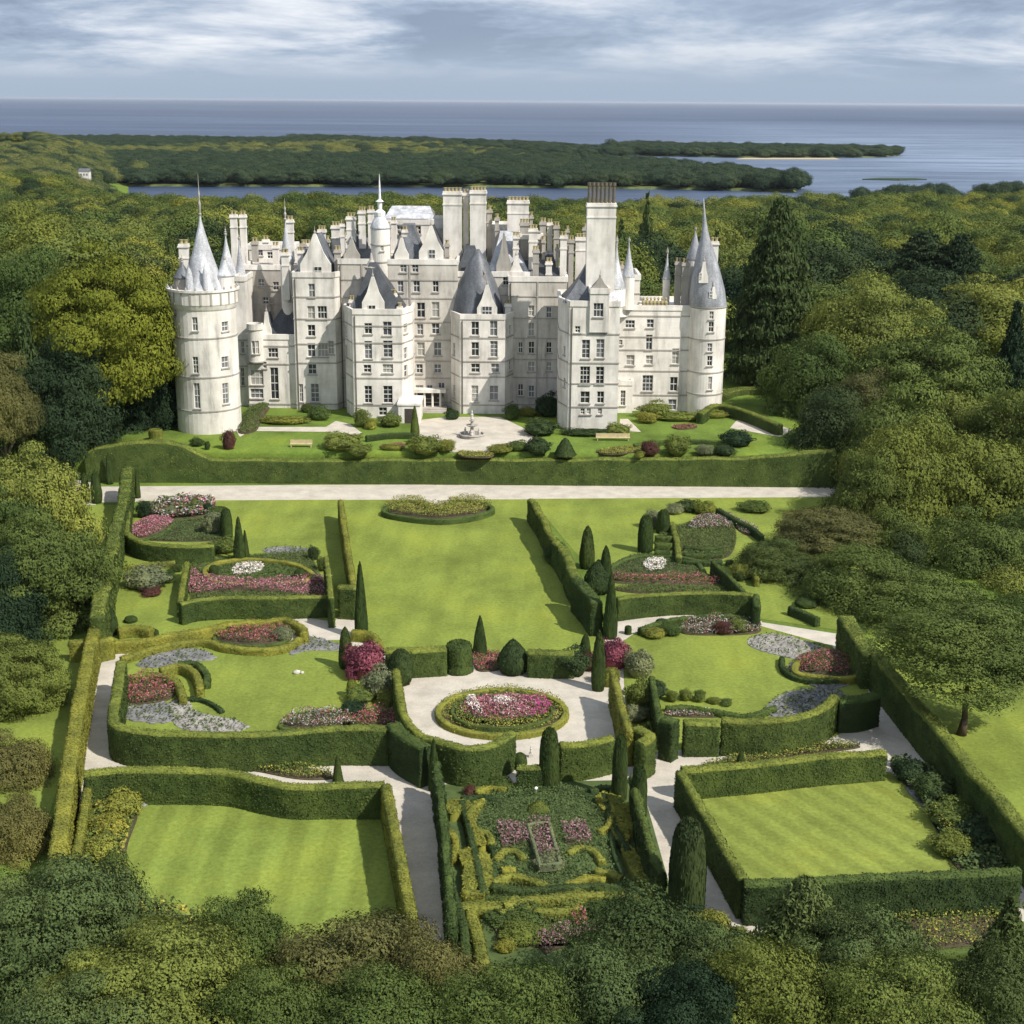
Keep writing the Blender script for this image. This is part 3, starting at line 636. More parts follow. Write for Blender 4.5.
gn_wood('hill_woodland', woodpts(hill, 11, lambda x, y: ground_z(x, y) + 5, lambda x, y: ground_z(x, y) > -9 and noise.noise(Vector((x * .008, y * .004, 2))) > -.22), [fc, fc, fa], 6, 9, 5.5, 'sunlit wood on the left hill above the inlet', 0)
# the small house in the wood
p = onY(86, 190, 800)
hz = ground_z(p.x, 800) + 9
hr = empty('house', (p.x, 800, hz), 'tiny pale house at the edge of the wood by the inlet', 'house')
hr.scale = (.42, .42, .42)
mb = MB(); mb.box(-7, 7, -4, 4, 0, 12); mb.box(-4, 3, 4, 9, 0, 9); mb.build('wall', STONE, hr)
mb = MB(); mb.add([(-7.4, -4.4, 12), (7.4, -4.4, 12), (7.4, 4.4, 12), (-7.4, 4.4, 12), (-7.4, 0, 16), (7.4, 0, 16)], [(0, 1, 5, 4), (2, 3, 4, 5), (1, 2, 5), (3, 0, 4), (3, 2, 1, 0)]); mb.build('roof', SLATE, hr)
for xx in (-4.5, -.8, 3):
    mb = MB(); mb.box(xx, xx + 1.6, -4.1, -3.9, 7, 9.6); mb.build('window', GLASS, hr)
#@@GARDEN@@
#@@CASTLE@@

# sea air: thin even haze over everything, sky outside it
hm = bpy.data.materials.new('haze'); hm.use_nodes = True; ht = hm.node_tree; ht.nodes.clear()
ho = ht.nodes.new('ShaderNodeOutputMaterial'); hv = ht.nodes.new('ShaderNodeVolumePrincipled'); hv.inputs['Color'].default_value = (.82, .88, 1, 1); hv.inputs['Density'].default_value = HAZE_D; hv.inputs['Anisotropy'].default_value = .2
ht.links.new(hv.outputs[0], ho.inputs['Volume'])
mb = MB(); mb.box(-95000, 95000, -400, 135000, SEA - 3, 56); tag(mb.build('haze', hm), kind='stuff')
# ---------------------------------------------------------------- the castle
CY = Yof(410, TZ)
castle = empty('castle', (0, 0, 0), 'white stone castle with round corner towers, slate roofs and many tall chimneys', 'castle')
def zc(px, py, Y): return onY(px, py, Y).z
def xc(px, Y, py=350): return onY(px, py, Y).x
def sat(p): return F / ((Vector(p) - Vector((0, 0, H))).dot(fw))
def z1coord(x, y): return 150 + x / 3.4133, 160 + y / 3.4133
def z2coord(x, y): return 440 + x / 3.4133, 160 + y / 3.4133
def wins_from(lst, f): return [(*f(a, b_), c / 3.4133, d / 3.4133) for a, b_, c, d in lst]
def make_window(wd, ht):
    m = MB(); m.use(GLASS); m.box(-wd / 2, wd / 2, .0, .02, -ht / 2, ht / 2); m.use(FRAME); f = .075
    m.box(-wd / 2, -wd / 2 + f, -.06, -.003, -ht / 2, ht / 2); m.box(wd / 2 - f, wd / 2, -.06, -.003, -ht / 2, ht / 2)
    m.box(-wd / 2 + f, wd / 2 - f, -.06, -.003, ht / 2 - f, ht / 2); m.box(-wd / 2 + f, wd / 2 - f, -.06, -.003, -ht / 2, -ht / 2 + f)
    m.box(-wd / 2 + f, wd / 2 - f, -.08, -.003, -.05, .05)
    nv = 2 if wd > 1.35 else 1
    for i in range(nv):
        x = -wd / 2 + wd * (i + 1) / (nv + 1); m.box(x - .03, x + .03, -.05, -.003, .05, ht / 2 - f); m.box(x - .03, x + .03, -.05, -.003, -ht / 2 + f, -.05)
    for k in (-1, 1):
        if ht > 2.2: m.box(-wd / 2 + f, wd / 2 - f, -.04, -.006, k * ht / 4 - .025, k * ht / 4 + .025)
    return m.mesh('window')
WM = {}
def block(name, fp, z0, z1, wins=(), m=STONE, courses=(), pil=0, parapet=True, cap=None, depth=.3, course_out=.09):
    """fp: footprint polygon, counter-clockwise from above; wins: (px, py, w px, h px) as seen in the photograph"""
    n = len(fp); P = [Vector((p[0], p[1])) for p in fp]
    A = sum(P[i].x * P[(i + 1) % n].y - P[(i + 1) % n].x * P[i].y for i in range(n))
    if A < 0: P.reverse()
    L = [(P[(i + 1) % n] - P[i]).length for i in range(n)]; cum = [0]
    for l in L: cum.append(cum[-1] + l)
    nor = [Vector(((P[(i + 1) % n] - P[i]).y, -(P[(i + 1) % n] - P[i]).x)).normalized() for i in range(n)]
    W = []
    for (px, py, wp, hp) in wins:
        d = ray(px, py); best = None
        for i in range(n):
            a = P[i]; e = P[(i + 1) % n] - a; dn = Vector((d.x, d.y)); den = dn.x * e.y - dn.y * e.x
            if abs(den) < 1e-9: continue
            t_ = (a.x * e.y - a.y * e.x) / den; s_ = (a.x * dn.y - a.y * dn.x) / den
            if t_ > 0 and 0 <= s_ <= 1 and dn.dot(nor[i]) < 0 and (best is None or t_ < best[0]): best = (t_, i, s_)
        if best is None: print('window missed', name, px, py); continue
        t_, i, s_ = best; zc_ = H + d.z * t_; sc_ = F / (Vector((d.x * t_, d.y * t_, zc_ - H)).dot(fw))
        wm = wp / sc_ / max(.62, abs(nor[i].y)); hm = hp / sc_ / math.cos(th * .8)
        u = cum[i] + s_ * L[i]
        if L[i] > wm + .3 and n < 24: u = min(max(u, cum[i] + wm / 2 + .12), cum[i + 1] - wm / 2 - .12)
        wm = min(wm, max(L[i] - .3, .5)) if n < 24 else wm
        if zc_ + hm / 2 > z1 - .1: zc_ = z1 - .1 - hm / 2
        if zc_ - hm / 2 < z0 + .1: continue
        W.append([u - wm / 2, u + wm / 2, zc_ - hm / 2, zc_ + hm / 2])
    def pos(u, inset=0.0):
        u = u % cum[-1]; i = 0
        while i < n - 1 and u >= cum[i + 1] - 1e-9: i += 1
        q = P[i] + (P[(i + 1) % n] - P[i]) * ((u - cum[i]) / L[i]); return q - nor[i] * inset
    us_ = sorted(set([round(c, 5) for c in cum] + [round(v, 5) for w_ in W for v in w_[:2]]))
    mb = MB()
    def q3(q, z): return (q.x, q.y, z)
    for k in range(len(us_) - 1):
        a, b_ = us_[k], us_[k + 1]
        if b_ - a < 1e-4: continue
        mid = (a + b_) / 2; cov = sorted([(w_[2], w_[3]) for w_ in W if w_[0] - 1e-4 <= mid <= w_[1] + 1e-4])
        i = 0
        while i < n - 1 and mid >= cum[i + 1]: i += 1
        e = (P[(i + 1) % n] - P[i]) / L[i]; qa = P[i] + e * (a - cum[i]); qb = P[i] + e * (b_ - cum[i]); ia = qa - nor[i] * depth; ib = qb - nor[i] * depth
        z = z0
        for (za, zb) in cov + [(z1, None)]:
            if za > z + 1e-4: mb.add([q3(qa, z), q3(qb, z), q3(qb, za), q3(qa, za)], [(0, 1, 2, 3)])
            if zb is not None:
                mb.add([q3(qa, za), q3(qb, za), q3(ib, za), q3(ia, za)], [(0, 1, 2, 3)])
                mb.add([q3(qb, zb), q3(qa, zb), q3(ia, zb), q3(ib, zb)], [(0, 1, 2, 3)])
                z = max(z, zb)
    for w_ in W:
        for u, sg in ((w_[0], 1), (w_[1], -1)):
            i = 0; uu = u + sg * 1e-3
            while i < n - 1 and uu >= cum[i + 1]: i += 1
            q = P[i] + (P[(i + 1) % n] - P[i]) * ((u - cum[i]) / L[i]); iq = q - nor[i] * depth
            mb.add([q3(q, w_[2]), q3(q, w_[3]), q3(iq, w_[3]), q3(iq, w_[2])], [(0, 1, 2, 3)])
    mb.add([(p.x, p.y, z1) for p in P], [tuple(range(n))])
    o = mb.build(name, m, castle)
    for w_ in W:
        a = pos(w_[0] + 1e-4); b_ = pos(w_[1] - 1e-4); c = (a + b_) / 2; e = (b_ - a); wd = round(e.length + (0 if n < 24 else .02), 1); nn = Vector((e.y, -e.x)).normalized()
        ht = round(w_[3] - w_[2], 1); k = (wd, ht)
        if k not in WM: WM[k] = make_window(1.0 * wd, ht)
        wo_ = bpy.data.objects.new('window', WM[k]); COL.objects.link(wo_); wo_.parent = o
        c2 = c - nn * (depth - .07 if n < 24 else depth - .12); wo_.location = (c2.x, c2.y, (w_[2] + w_[3]) / 2); wo_.rotation_euler.z = math.atan2(e.y, e.x)
        wo_.scale = (e.length / wd + .02, 1, (w_[3] - w_[2]) / ht + .01)
        # a projecting sill
        s_ = MB(); s_.box(-e.length / 2 - .15, e.length / 2 + .15, -.16, -.003, w_[2] - .16, w_[2] - .01); so_ = s_.build('sill', STONE_TRIM, o); so_.location = (c.x, c.y, 0); so_.rotation_euler.z = math.atan2(e.y, e.x)
    for i in range(n):
        if n < 24 and L[i] > 3 and nor[i].y < -.5 and z1 - z0 > 12:
            e_ = (P[(i + 1) % n] - P[i]) / L[i]; q = P[i] + e_ * .35 + nor[i] * .12; dp = MB(); dp.tube((q.x, q.y, z0), (q.x, q.y, z1 - .4), .07, .07, 6); dp.build('drainpipe', POT_DARK, o)
    if pil:
        for i in range(n):
            if nor[i].y > -.5 or L[i] < 4: continue
            k = max(2, int(L[i] / pil)); e_ = (P[(i + 1) % n] - P[i]) / L[i]
            for q_ in range(1, k):
                u0 = L[i] * q_ / k; uc = cum[i] + u0
                for st in (0, .35, -.35, .7, -.7, 1.05, -1.05):
                    if all(not (w_[0] - .15 < uc + st < w_[1] + .15) for w_ in W): break
                else: continue
                q = P[i] + e_ * (u0 + st) + nor[i] * .05; pm = MB(); pm.box(-.11, .11, -.05, .05, z0, z1 - .22); po = pm.build('pilaster_strip', STONE_TRIM, o); po.location = (q.x, q.y, 0); po.rotation_euler.z = math.atan2(e_.y, e_.x)
    def ring(out, za, zb, mm, nm):
        m2 = MB(); O = []
        for i in range(n):
            na = nor[(i - 1) % n]; nb = nor[i]; bis = (na + nb); bis = bis / max(.4, bis.dot(nb)); O.append(P[i] + bis * out)
        I = P
        vs = [(p.x, p.y, za) for p in O] + [(p.x, p.y, zb) for p in O] + [(p.x, p.y, zb) for p in I] + [(p.x, p.y, za) for p in I]
        fs = []
        for i in range(n):
            j = (i + 1) % n; fs += [(i, j, n + j, n + i), (n + i, n + j, 2 * n + j, 2 * n + i), (3 * n + i, 3 * n + j, j, i)]
        m2.add(vs, fs); m2.build(nm, mm, o)
    for cz in courses:
        zz_ = cz
        ok = all(not (w_[2] - .05 < zz_ < w_[3] + .05) for w_ in W)
        if ok or True: ring(course_out, zz_ - .085, zz_ + .085, STONE_TRIM, 'string_course')
    if parapet:
        m2 = MB()
        for i in range(n):
            a = P[i]; b2 = P[(i + 1) % n]; e = (b2 - a).normalized(); nn = nor[i]
            if L[i] < .05: continue
            a0 = a + nn * .12; b0 = b2 + nn * .12; a1 = a - nn * .25; b1 = b2 - nn * .25
            zt = z1 + .55 + .004 * (i % 3)
            m2.add([q3(a0, z1 - .2), q3(b0, z1 - .2), q3(b1, z1 - .2), q3(a1, z1 - .2), q3(a0, zt), q3(b0, zt), q3(b1, zt), q3(a1, zt)], [(0, 1, 5, 4), (1, 2, 6, 5), (2, 3, 7, 6), (3, 0, 4, 7), (4, 5, 6, 7), (0, 3, 2, 1)])
        m2.build('parapet', STONE, o)
    return o
def rectfp(x0, x1, Y0, Y1, cl=0, cr=0, clx=0, crx=0):
    """footprint from pixel columns at the front plane; cl/cr: chamfer depth in metres, clx/crx: chamfer width in px"""
    a = xc(x0, Y0); b_ = xc(x1, Y0); p = []
    if cl: p += [(a, Y0 + cl), (xc(x0 + clx, Y0), Y0)]
    else: p += [(a, Y0)]
    if cr: p += [(xc(x1 - crx, Y0), Y0), (b_, Y0 + cr)]
    else: p += [(b_, Y0)]
    return p + [(b_, Y1), (a, Y1)]
def roundfp(px, rpx, Yf, n=40):
    r_ = rpx / sat(onY(px, 350, Yf)); x = xc(px, Yf + r_); return [(x + r_ * math.cos(2 * math.pi * i / n), Yf + r_ + r_ * math.sin(2 * math.pi * i / n)) for i in range(n)], x, Yf + r_, r_
def cone(cx, cy, r_, z0, z1, par, m, bell=.55, finial=1.6, name='cone_roof', n=28, gild=False):
    mb = MB(); prof = []
    for k in range(15):
        t_ = k / 14; rr = r_ * ((1 - t_) * (1 - bell) + bell * (1 - t_) ** 2.2); prof.append((max(rr, .09), z0 + (z1 - z0) * t_))
    mb.use(m); mb.lathe(cx, cy, [(r_ * 1.0, z0 - .15)] + prof, n)
    o = mb.build(name, m, par, smooth=False)
    for p in o.data.polygons: p.use_smooth = len(p.vertices) == 4
    if finial:
        f = MB(); z = z1
        f.lathe(cx, cy, [(.12, z - .3), (.22, z), (.1, z + .15), (.2, z + finial * .25), (.07, z + finial * .35), (.14, z + finial * .5), (.045, z + finial * .6), (.02, z + finial)], 8); f.build('finial', GOLD if gild else STONE_TRIM, castle if par is None else par)
    return o
def tent(x0, x1, Y0, Y1, z0, apx, apz, par, m=SLATE, bell=.3, name='slate_roof', ridge=.12):
    a = xc(x0, Y0); b_ = xc(x1, Y0); mb = MB(); cy = (Y0 + Y1) / 2; ax = xc(apx, cy); prof = []
    for k in range(9):
        t_ = k / 8; prof.append((z0 + (apz - z0) * t_, (1 - t_) * (1 - bell) + bell * (1 - t_) ** 2 + ridge * t_))
    mb.loft([(a, Y0), (b_, Y0), (b_, Y1), (a, Y1)], prof, ax, cy)
    return mb.build(name, m, par)
CH = []
def chimney(x0, x1, ytop, ybot, Y, dep=None, pots=3, m=STONE, potm=LICHEN, poth=None):
    a = xc(x0, Y, ytop); b_ = xc(x1, Y, ytop); w_ = b_ - a; dep = dep or min(1.6, max(.8, w_)); zt = zc(x0, ytop, Y); zb = zc(x0, ybot, Y); cx = (a + b_) / 2
    ph = poth if poth else .55
    mb = MB(); zs = zt - ph - .45
    mb.box(-w_ / 2, w_ / 2, 0, dep, zb, zs); mb.box(-w_ / 2 - .14, w_ / 2 + .14, -.14, dep + .14, zs, zs + .2); mb.box(-w_ / 2 - .06, w_ / 2 + .06, -.06, dep + .06, zs + .2, zs + .45)
    if zs - zb > 4: mb.box(-w_ / 2 - .08, w_ / 2 + .08, -.08, dep + .08, zs - 1.5, zs - 1.3)
    o = mb.build('chimney_stack', m, castle); o.location = (cx, Y, 0)
    for k in range(pots):
        pp = MB(); rr = min(.30, w_ / pots * .46); x = -w_ / 2 + w_ * (k + .5) / pots
        pp.lathe(x, dep / 2, [(rr * .9, zs + .43), (rr * .8, zs + .45 + ph * .8), (rr * 1.15, zs + .45 + ph * .85), (rr * 1.1, zs + .45 + ph)], 8); pp.build('chimney_pot', potm, o)
    return o
def gable(x0, x1, Y, dep, ybase, yapex, par, wall=STONE, roof=SLATE, name='gable', win=None):
    """a steep gabled dormer: front wall with stepped kneelers and a roof running back"""
    a = xc(x0, Y); b_ = xc(x1, Y); z0 = zc(x0, ybase, Y); z1 = zc((x0 + x1) / 2, yapex, Y); cx = (a + b_) / 2; zl = z0 + (z1 - z0) * .3
    mb = MB()
    pr = [(a, z0), (b_, z0), (b_, zl), (b_ - (b_ - cx) * .45, zl + (z1 - zl) * .38), (cx + .18, z1), (cx - .18, z1), (a + (cx - a) * .45, zl + (z1 - zl) * .38), (a, zl)]
    n = len(pr); vs = [(p[0], Y, p[1]) for p in pr] + [(p[0], Y + .5, p[1]) for p in pr]
    mb.add(vs, [tuple(range(n)), tuple(range(2 * n - 1, n - 1, -1))] + [(i, i + n, (i + 1) % n + n, (i + 1) % n) for i in range(n)])
    g = mb.build(name, wall, par)
    rb = MB(); zr = z1 - .35; rb.add([(a + .1, Y + .5, zl - .2), (b_ - .1, Y + .5, zl - .2), (cx, Y + .5, zr), (a + .1, Y + dep, zl - .2), (b_ - .1, Y + dep, zl - .2), (cx, Y + dep, zr), (a + .1, Y + .5, z0), (b_ - .1, Y + .5, z0), (a + .1, Y + dep, z0), (b_ - .1, Y + dep, z0)],
        [(0, 2, 5, 3), (1, 4, 5, 2), (3, 5, 4), (0, 3, 8, 6), (1, 7, 9, 4), (0, 6, 7, 1, 2), (3, 4, 9, 8)]); rb.build('slate_roof', roof, par)
    if win:
        px, py, wp, hp = win; s_ = sat((cx, Y, z0)); wd = round(wp / s_, 1); ht = round(hp / s_, 1)
        wo_ = bpy.data.objects.new('window', WM.setdefault((wd, ht), make_window(wd, ht))); COL.objects.link(wo_); wo_.parent = g; wo_.location = (xc(px, Y, py), Y - .025, zc(px, py, Y))
    fb = MB(); fb.lathe(cx, Y + .25, [(.1, z1 - .1), (.16, z1 + .3), (.05, z1 + .5), (.02, z1 + 1.1)], 6); fb.build('finial', STONE_TRIM, g)
    return g
ZB = TZ - .6
Z1 = z1coord; Z2 = z2coord
# --- left round tower
YT1 = Yof(437, TZ); fp, tx, ty, tr_ = roundfp(206, 32.5, YT1)
t1 = block('round_tower', fp, ZB, zc(206, 309, YT1), wins_from([(153, 560, 20, 46), (257, 568, 18, 32), (155, 700, 20, 56), (257, 690, 18, 38), (160, 805, 22, 86), (259, 797, 18, 70)], Z1),
           courses=[zc(206, y_, YT1) for y_ in (339, 378, 412)], parapet=False)
zb_ = zc(206, 309, YT1); zt_ = zc(206, 293, YT1)
mb = MB(); mb.lathe(tx, ty, [(tr_ * .97, zb_ - .6), (tr_ * 1.03, zb_ - .2), (tr_ * 1.07, zb_ + .3), (tr_ * 1.09, zb_ + .45), (tr_ * 1.09, zt_), (tr_ * 1.13, zt_), (tr_ * 1.13, zt_ + .3), (tr_ * 1.0, zt_ + .3), (tr_ * .98, zt_ - .6), (.1, zt_ - .6)], 40)
mb.build('gallery', STONE, t1)
for k in range(22):
    a = 2 * math.pi * k / 22; mb = MB(); mb.box(-.12, .12, -.03, .12, zb_ + .5, zt_ - .02); o = mb.build('gallery_pier', STONE_TRIM, t1); o.location = (tx + tr_ * 1.1 * math.cos(a), ty + tr_ * 1.1 * math.sin(a), 0); o.rotation_euler.z = a + math.pi / 2
for k in range(22):
    a = 2 * math.pi * (k + .5) / 22; mb = MB(); mb.lathe(0, 0, [(.1, zt_ + .28), (.16, zt_ + .45), (.04, zt_ + .7)], 6); o = mb.build('merlon', STONE_TRIM, t1); o.location = (tx + tr_ * 1.07 * math.cos(a), ty + tr_ * 1.07 * math.sin(a), 0)
zr_ = zc(201, 292, ty); cone(tx + .15, ty, tr_ * .8, zr_ - .8, zc(201, 214, ty), t1, SLATE_PALE, .3, 5.2)
for q_, w_ in ((189, .5), (205, .36)):
    Yd = ty - tr_ * .6; x_ = xc(q_, Yd, 276); zq = zc(q_, 283, Yd); mb = MB(); mb.lathe(x_, Yd, [(w_, zq - 1.2), (w_, zq + .7), (w_ * .85, zq + 1.3), (w_ * .5, zq + 1.8), (.08, zq + 2.1), (.03, zq + 2.7)], 14); mb.build('domed_lucarne', SLATE_PALE, t1)
fp, cx1, cy1, r1_ = roundfp(187, 9, ty - tr_ * .45, 20); sp = block('stair_turret', fp, zt_ - .7, zc(187, 277, cy1), parapet=False, m=STONE_OLD); cone(cx1, cy1, r1_ * 1.05, zc(187, 277, cy1), zc(187, 262, cy1), sp, SLATE, .1, 1.0)
fp, cx1, cy1, r1_ = roundfp(229, 8.5, ty - tr_ * .3, 20); sp = block('stair_turret', fp, zt_ - .7, zc(229, 275, cy1), parapet=False); cone(cx1, cy1, r1_ * 1.05, zc(229, 275, cy1), zc(229, 258, cy1), sp, SLATE_PALE, .1, .6)
chimney(178, 187, 240, 295, ty - .5, pots=2)
# --- slim stack wing right of it
Y_ = CY + 1.5
fp = rectfp(237, 248, Y_, Y_ + 10); n1 = block('slim_wing', fp, ZB, zc(243, 280, Y_), wins_from([(316, 740, 12, 60), (316, 640, 12, 40)], Z1), courses=[zc(243, y_, Y_) for y_ in (340, 366)])
fp, cx1, cy1, r1_ = roundfp(231, 12.5, Y_ + 3, 24); n2 = block('round_turret', fp, ZB, zc(231, 281, cy1), parapet=False); cone(cx1, cy1, r1_ * 1.02, zc(231, 281, cy1), zc(229, 234, cy1), n2, SLATE_PALE, .45, 1.2)
fp, cx1, cy1, r1_ = roundfp(244, 7, Y_ + 4, 20); n3 = block('round_turret', fp, ZB + 20, zc(244, 282, cy1), parapet=False); cone(cx1, cy1, r1_, zc(244, 282, cy1), zc(243, 238, cy1), n3, SLATE_PALE, .35, .6)
chimney(229.5, 236, 211, 300, Y_ + 7, pots=2); chimney(239, 245, 211, 300, Y_ + 7.5, pots=2)
# --- left wing
Y_ = CY + .2
fp = rectfp(247, 297, Y_, Y_ + 7); w1 = block('left_wing', fp, ZB, zc(270, 338, Y_), wins_from([(420, 658, 34, 32), (425, 762, 28, 106), (365, 742, 44, 50), (365, 797, 44, 32), (392, 700, 12, 22)], Z1), courses=[zc(270, y_, Y_) for y_ in (346, 364, 404)])
fp, cx1, cy1, r1_ = roundfp(256, 7.5, Y_ - 1.2, 28); ori = block('oriel', fp, zc(256, 362, Y_), zc(256, 330, Y_), wins_from([(352, 640, 12, 44), (366, 640, 12, 44)], Z1), parapet=False, courses=[zc(256, 361, Y_)])
mb = MB(); mb.lathe(cx1, cy1, [(r1_, zc(256, 330, Y_)), (r1_ * 1.15, zc(256, 330, Y_) + .15), (r1_ * 1.1, zc(256, 330, Y_) + 1.0), (r1_ * .9, zc(256, 330, Y_) + 1.0), (r1_ * .9, zc(256, 330, Y_))], 20); mb.build('balustrade', STONE, ori)
tent(262, 297, Y_ + 1.2, Y_ + 7, zc(280, 336, Y_), 292, zc(280, 304, Y_), w1, SLATE_DARK, .2)
gable(263, 272, Y_ + .1, 4, 338, 312, w1)
fp = rectfp(247, 300, Y_ + 7.3, Y_ + 16); w2 = block('courtyard_range', fp, ZB, zc(270, 268, Y_ + 8), wins_from([(380, 420, 20, 28), (430, 430, 20, 28), (395, 480, 20, 24)], Z1), m=STONE_OLD, courses=[zc(270, y_, Y_ + 8) for y_ in (285, 303)])
fp = rectfp(251, 297, Y_ + 16.3, Y_ + 22); w3 = block('rear_range', fp, ZB, zc(270, 248, Y_ + 17), wins_from([(375, 315, 20, 22), (410, 325, 20, 22), (460, 315, 16, 22)], Z1))
chimney(251, 257, 238, 262, Y_ + 12, pots=2, m=STONE_OLD); chimney(262, 268, 236, 268, Y_ + 17, pots=2); chimney(272, 278, 242, 268, Y_ + 12, pots=2)
# turret with a thin spire
Y_ = CY + 3
fp, cx1, cy1, r1_ = roundfp(290, 6.5, Y_, 20); n4 = block('round_turret', fp, ZB, zc(290, 262, Y_), wins_from([(478, 470, 9, 24)], Z1), parapet=False, courses=[zc(290, 264, Y_)])
cone(cx1, cy1, r1_ * 1.1, zc(290, 262, Y_), zc(290, 219, cy1), n4, SLATE_PALE, .3, 3.0); chimney(281, 288, 249, 300, Y_ - .5, pots=2); chimney(286, 292.5, 216, 262, Y_ + 5, pots=2)
# --- second front block
Y_ = CY - .6
fp = rectfp(295, 343, Y_, Y_ + 15, 0, 2.5, 0, 7); b1 = block('front_wing', fp, ZB, zc(318, 276, Y_), wins_from([(552, 445, 22, 44), (550, 520, 26, 42), (588, 520, 32, 42), (551, 582, 26, 38), (551, 648, 26, 46), (590, 648, 34, 46), (554, 714, 28, 34), (563, 795, 28, 62), (516, 795, 14, 60), (618, 640, 20, 44)], Z1),
           courses=[zc(318, y_, Y_) for y_ in (297, 319, 344, 363, 404)])
gable(303, 333, Y_ + .1, 8, 277, 234, b1, STONE, SLATE, win=(318, 271, 8, 9))
tent(298, 341, Y_ + 5, Y_ + 14, zc(318, 275, Y_ + 5), 325, zc(318, 240, Y_ + 9), b1, SLATE, .3)
for k in range(4): pass
chimney(317.5, 325, 226, 262, Y_ + 9, pots=3); chimney(331, 339.5, 222, 270, Y_ + 9, pots=3); chimney(297, 303, 247, 280, Y_ + 3, pots=2); chimney(334, 340, 246, 280, Y_ + 2, pots=2, m=STONE_OLD)
chimney(304, 310, 240, 270, Y_ + 13, pots=2); chimney(341, 346, 232, 270, Y_ + 12, pots=2)
# --- polygonal front bay
Y_ = Yof(419, TZ)
fp = rectfp(342, 411, Y_, Y_ + 10, 4, 3.5, 11, 9); c1 = block('central_bay', fp, ZB, zc(376, 313, Y_), wins_from([(745, 575, 26, 36), (810, 575, 30, 46), (745, 648, 26, 60), (812, 645, 32, 56), (742, 712, 26, 26), (812, 712, 36, 30), (745, 800, 26, 58), (812, 800, 32, 58), (795, 858, 28, 28), (872, 575, 18, 32), (873, 660, 18, 40), (873, 720, 18, 40), (668, 580, 14, 34), (668, 650, 14, 40), (668, 800, 14, 44)], Z1),
           courses=[zc(376, y_, Y_) for y_ in (326, 343, 361.5, 378, 405)])
tent(352, 404, Y_ + 1.2, Y_ + 9, zc(376, 312, Y_), 374, zc(374, 262, Y_ + 5), c1, SLATE_DARK, .1)
gable(363, 385, Y_ + .2, 6, 313, 277, c1, STONE, SLATE_DARK, win=(372, 311, 7.5, 12))
mb = MB(); x = xc(373, Y_ + 5); mb.lathe(x, Y_ + 5.2, [(.9, zc(373, 270, Y_ + 5)), (1.1, zc(373, 267, Y_ + 5)), (.8, zc(373, 266, Y_ + 5)), (.3, zc(373, 260, Y_ + 5)), (.1, zc(373, 253, Y_ + 5))], 12); mb.build('lantern', STONE_TRIM, c1)
chimney(389, 396, 290, 318, Y_ + 3, pots=2); chimney(397, 402, 303, 318, Y_ + 1, pots=1); chimney(349, 354, 296, 318, Y_ + 2.5, pots=2)
# --- centre range behind the bays
Y_ = CY + 1.0
fp = rectfp(340, 458, Y_, Y_ + 16); d1 = block('main_range', fp, ZB, zc(400, 263, Y_), pil=3.4, m=STONE_GREY, wins= wins_from([(925, 645, 26, 45), (982, 645, 26, 45), (920, 712, 22, 30), (982, 712, 24, 30), (920, 790, 26, 44), (955, 790, 20, 44), (995, 785, 22, 50), (925, 512, 28, 50), (975, 510, 26, 50), (975, 575, 26, 36), (922, 578, 22, 36), (865, 362, 22, 28), (905, 362, 22, 28), (855, 430, 20, 40), (910, 430, 22, 40), (975, 430, 20, 40)], Z1)
           , courses=[zc(400, y_, Y_) for y_ in (262, 280, 298, 322, 340, 361, 378, 402)])
for yw, ww in ((300, 8), (290, 6)):
    pass
tent(392, 425, Y_ + .8, Y_ + 10, zc(408, 261, Y_), 410, zc(408, 224, Y_ + 5), d1, SLATE, .25, ridge=.35)
gable(420, 444, Y_ + .3, 8, 262, 226, d1, STONE, SLATE_DARK, win=(432, 254, 7, 9)); gable(396, 410, Y_ + .3, 7, 262, 238, d1, STONE, SLATE_DARK)
tent(345, 386, Y_ + 2, Y_ + 12, zc(360, 262, Y_), 356, zc(360, 236, Y_ + 6), d1, SLATE, .25, ridge=.3)
gable(346, 362, Y_ + .3, 7, 262, 240, d1, STONE_OLD, SLATE)
fp, cx1, cy1, r1_ = roundfp(382.5, 9.5, Y_ - .5, 28); sp = block('round_turret', fp, zc(382, 300, Y_), zc(382, 228, Y_), wins_from([(792, 300, 10, 20)], Z1), parapet=False, courses=[zc(382, 262, Y_), zc(382, 245, Y_)])
cone(cx1, cy1, r1_ * 1.05, zc(382, 228, Y_), zc(382, 210, Y_), sp, SLATE_PALE, -.35, .3); mb = MB(); zz0 = zc(382, 214, Y_)
mb.lathe(cx1, cy1, [(.75, zz0 - .4), (.8, zz0 + .2), (.3, zz0 + .6), (.35, zz0 + 1.6), (.6, zz0 + 1.7), (.2, zz0 + 2), (.12, zz0 + 4), (.02, zc(382, 174, Y_))], 10); mb.build('spire', WHITEP, sp)
for a in ((346, 355, 213, 280), (358, 365, 207, 275), (367.5, 373.5, 206, 275), (340, 344, 220, 275)): chimney(*a, Y_ + 4, pots=2 if a[1] - a[0] < 7 else 3)
chimney(434, 444, 212, 250, Y_ + 9, pots=3); chimney(391, 396, 217, 250, Y_ + 12, pots=2); chimney(402, 407, 226, 262, Y_ + 3, pots=2); chimney(427, 431, 236, 262, Y_ + 2, pots=1)
chimney(443, 461.5, 188, 275, Y_ + 6.5, dep=2.4, pots=5); chimney(463, 468.5, 189, 275, Y_ + 8, pots=2); chimney(470, 486, 187, 275, Y_ + 6.5, dep=2.4, pots=5)
fp = rectfp(386, 440, Y_ + 16.4, Y_ + 26); kk = block('rear_range', fp, ZB, zc(410, 223, Y_ + 17), wins=[(400, 230, 6, 8), (418, 230, 6, 8)], courses=[])
